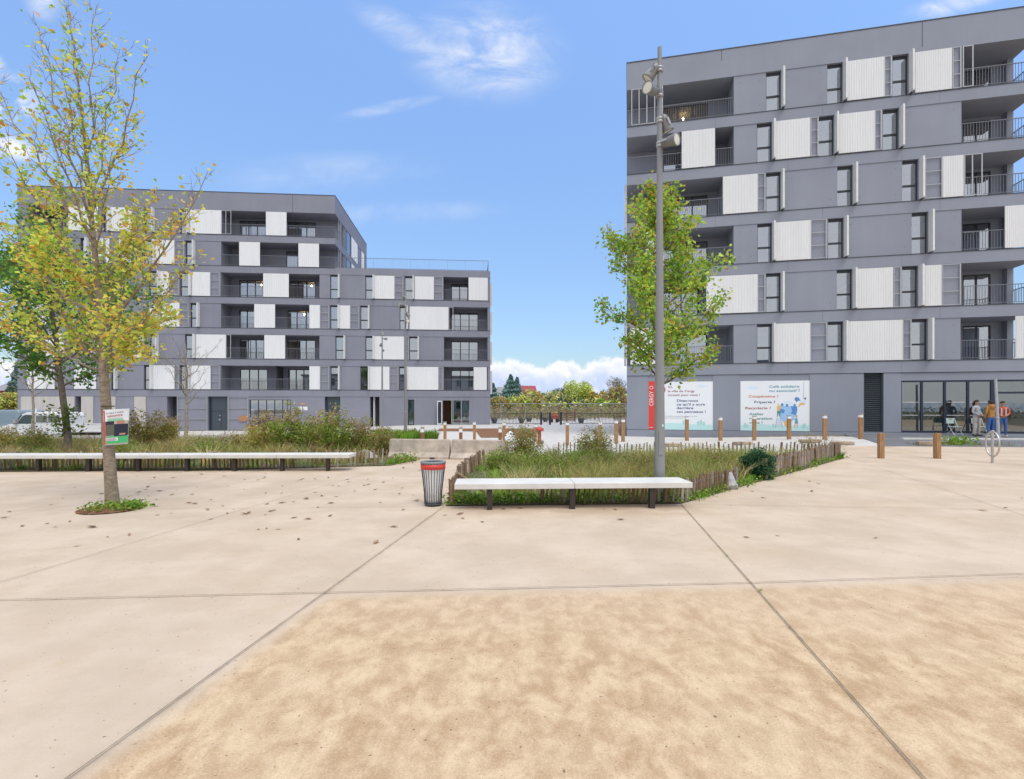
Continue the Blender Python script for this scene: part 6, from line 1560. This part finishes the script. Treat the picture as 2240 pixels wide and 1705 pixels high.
M_redwall = mat('red_wall', (.35, .06, .07), .8, noise=.1, nscale=.5); M_redroof = mat('red_roof_tiles', (.30, .055, .06), .8, noise=.15, nscale=1); M_palew = mat('pale_render', (.6, .57, .52), .8)
def house(label, px, Y, wpx, top, wallm, roofm, hip=.35):
    x = xp(px, Y); t = thing('house', label, 'house', (x, Y, 0)); wd = wpx*Y/F; H = EYE-(top-HZ)/F*Y
    m = MB(); m.box((-wd/2, 0, -1), (wd/2, 9, H-2.2)); m.build('wall', wallm, t)
    m = MB(); a = wd/2+.4; V = [(-a, -.4, H-2.2), (a, -.4, H-2.2), (a, 9.4, H-2.2), (-a, 9.4, H-2.2), (-a*(1-hip), 4.5, H), (a*(1-hip), 4.5, H)]; m.add(V, [(0, 1, 5, 4), (1, 2, 5), (2, 3, 4, 5), (3, 0, 4), (3, 2, 1, 0)]); m.build('roof', roofm, t)
    for i in range(4):
        m = MB(); c = -wd/2+wd*(i+.5)/4; m.box((c-.5, -.03, H-3.9), (c+.5, .02, H-2.7)); w_ = m.build('window', M_white, t); m = MB(); m.box((c-.42, -.05, H-3.82), (c+.42, -.031, H-2.78)); m.build('pane', M_vglass, w_)
house('red roofed house among the trees between the two apartment buildings', 1153, 150, 38, 843, M_redwall, M_redroof, .1)
house('red walled house behind the bushes above the van', 8, 95, 60, 829, M_redwall, mat('grey_roof', (.25, .24, .25), .8), .3)
house('pale house mostly hidden behind the conifers', 1104, 175, 40, 846, M_palew, MATS['grey_roof'], .25)

# ------------------------------------------------------------------ poster wrapped on the trunk, plastic bag on the shutter
PY = TYm-.12
t = thing('tree_poster', 'curved white and green poster with a red strip reading CERGY tied round the tree trunk', 'poster', (0, 0, 0))
pc = at(243, 935, PY); t.location = pc
PW = 66*PY/F; PH = 78*PY/F
def wrap(a, b, off=0.0):
    """poster sheet coordinates (0..1 across, 0..1 up) to a gently curved, slightly skewed sheet"""
    x = (a-.5)*PW; y = .95*(x/PW)**2*.55*PW+off
    if a < .18: y += (.18-a)*PW*.9
    return Vector((x*(1-.10*(1-b))+.006*(1-b)*0+(.11-.22*b)*-.10*PW+(.02*PW*(1-b)), y, (b-.5)*PH+x*.06-(.10*PH*max(0, .2-a)*2*(1-b))))
def patch(name, polys, m, off, n=14):
    mb = MB()
    for a0, b0, a1, b1 in polys:
        V = []; k = n
        for i in range(k+1):
            a = a0+(a1-a0)*i/k; V += [wrap(a, b0, off), wrap(a, b1, off)]
        mb.add(V, [(2*i, 2*i+2, 2*i+3, 2*i+1) for i in range(k)], 0, True)
    return mb.build(name, m, t)
V = []
sh_ = MB(); k = 20
for o_ in (0, .003):
    for i in range(k+1): V += [wrap(i/k, 0, o_), wrap(i/k, 1, o_)]
m_ = 2*(k+1)
sh_.add(V, [(2*i, 2*i+2, 2*i+3, 2*i+1) for i in range(k)]+[(m_+2*i, m_+2*i+2, m_+2*i+3, m_+2*i+1) for i in range(k)]+[(2*i, 2*i+2, m_+2*i+2, m_+2*i) for i in range(k)]+[(2*i+1, 2*i+3, m_+2*i+3, m_+2*i+1) for i in range(k)]+[(0, 1, m_+1, m_), (2*k, 2*k+1, m_+2*k+1, m_+2*k)], 0, True)
sh_.build('sheet', mat('poster_card', (.78, .76, .75), .6), t)
patch('red_strip', [(.12, .02, .26, .97)], mat('strip_red', (.66, .07, .045), .5), -.002, 6)
patch('printed_photo', [(.27, .26, 1.0, .66)], mat('printed_olive', (.11, .12, .09), .6), -.002)
patch('printed_jacket', [(.60, .22, .985, .60)], mat('printed_navy', (.015, .022, .045), .6), -.004)
patch('printed_head', [(.29, .57, .58, .665)], mat('printed_dark_cap', (.02, .025, .045), .6), -.005); patch('printed_background', [(.60, .58, .99, .67)], mat('printed_pale', (.5, .5, .4), .6), -.0055)
patch('printed_face', [(.68, .58, .90, .675)], mat('printed_skin', (.50, .25, .19), .6), -.007); patch('printed_hands', [(.76, .27, .93, .32)], MATS['printed_skin'], -.006)
patch('green_strip', [(.27, .04, 1.0, .24)], mat('strip_green', (.07, .48, .17), .5), -.005); patch('green_label', [(.36, .675, .86, .735)], mat('label_green', (.28, .62, .40), .5), -.005)
patch('white_label', [(.29, .115, .72, .20)], c_white, -.007); patch('label_lines', [(.31, .17, .66, .183), (.31, .145, .69, .156), (.31, .125, .64, .134)], mat('label_ink', (.4, .12, .2), .6), -.009)
def sheet_text(s, a0, a1, b, hgt, m, off, rot=False):
    cu = bpy.data.curves.new('lettering', 'FONT'); cu.body = s; cu.size = 1; cu.offset = .012; o = bpy.data.objects.new('lettering', cu); COL.objects.link(o); cu.materials.append(m)
    bpy.context.view_layer.update(); me = bpy.data.meshes.new_from_object(o.evaluated_get(bpy.context.evaluated_depsgraph_get())); bpy.data.objects.remove(o)
    xs_ = [v.co.x for v in me.vertices]; x0, x1 = min(xs_), max(xs_)
    for v in me.vertices:
        f = (v.co.x-x0)/(x1-x0)
        if rot: v.co = wrap(a1-v.co.y/.729*(a1-a0), b+f*hgt, off)
        else: v.co = wrap(a0+(a1-a0)*f, b+v.co.y/.729*hgt+.02*f, off)
    q = bpy.data.objects.new('lettering', me); COL.objects.link(q); q.parent = t
sheet_text('Le maire à votre', .31, .86, .875, .052, c_grey, -.006); sheet_text('rencontre', .36, .84, .785, .07, mat('script_red', (.45, .07, .06), .6), -.006); sheet_text('CERGY', .145, .225, .66, .27, c_white, -.006, True)
patch('rule', [(.38, .752, .86, .757)], c_grey, -.005)
mb = MB(); mb.ring(at(236, 889, TYm)-pc+Vector((0, .0, 0)), .092, .012, 'z', 20, 6); mb.build('tie', mat('moss_tie', (.10, .08, .03), .9), t)
px, py = 343, 767; Y = 44.7
lumpy('plastic_bag', 'white plastic bag hanging from an open shutter above the bare tree', 'bag', xp(px, Y), Y, .16, .12, .62, M_white, 12, at(px, 788, Y).z)

# ------------------------------------------------------------------ opposite side of the square (seen only as reflections in the glazing)
t = thing('apartment_building', 'pale rendered building on the opposite side of the square mirrored in the shop glass', 'apartment building', (-6, -42, 0))
m = MB(); m.box((-34, -10, -.2), (22, 0, 9.4)); m.build('wall', M_palew, t); m = MB(); m.box((-34.4, -10.4, 9.4), (22.4, .4, 9.8)); m.build('roof', MATS['grey_roof'], t)
for fl in range(3):
    for i in range(17):
        x = -32+i*3.2; m = MB(); m.box((x-.6, -.02, .9+fl*3.0), (x+.6, .03, 2.6+fl*3.0)); m.build('window', M_vglass, t)
for x, y, h_, lab in ((16, -30, 7, 'street tree across the square mirrored in the widest shop pane'), (24, -26, 8, 'bushy street tree across the square mirrored by the shop door'), (-12, -32, 7, 'street tree across the square before the pale building')):
    t = thing('street_tree', lab, 'tree', (x, y, -.05)); m = MB(); m.tube([(0, 0, 0), (0, 0, h_*.8)], [.13, .05], 8); m.build('trunk', M_barkd, t)
    n = 1500; C = unit(n)*(rng.random(n)**.4)[:, None]*np.array([2.2, 2.2, h_*.33])+np.array([0, 0, h_*.65]); leaf_cloud('crown', C, rng.normal(.22, .05, n), pick(n, DK+OLI), M_far, t)
q = scatter([(12, -24), (60, -24), (60, -21), (12, -21)], 5000); P = drape(q); P[:, 2] += rng.random(5000)*1.5
tag(leaf_cloud('hedge', P, rng.normal(.2, .05, 5000), pick(5000, DK), M_far), 'clipped dark hedge across the square, mirrored in the shop glass', 'hedge')
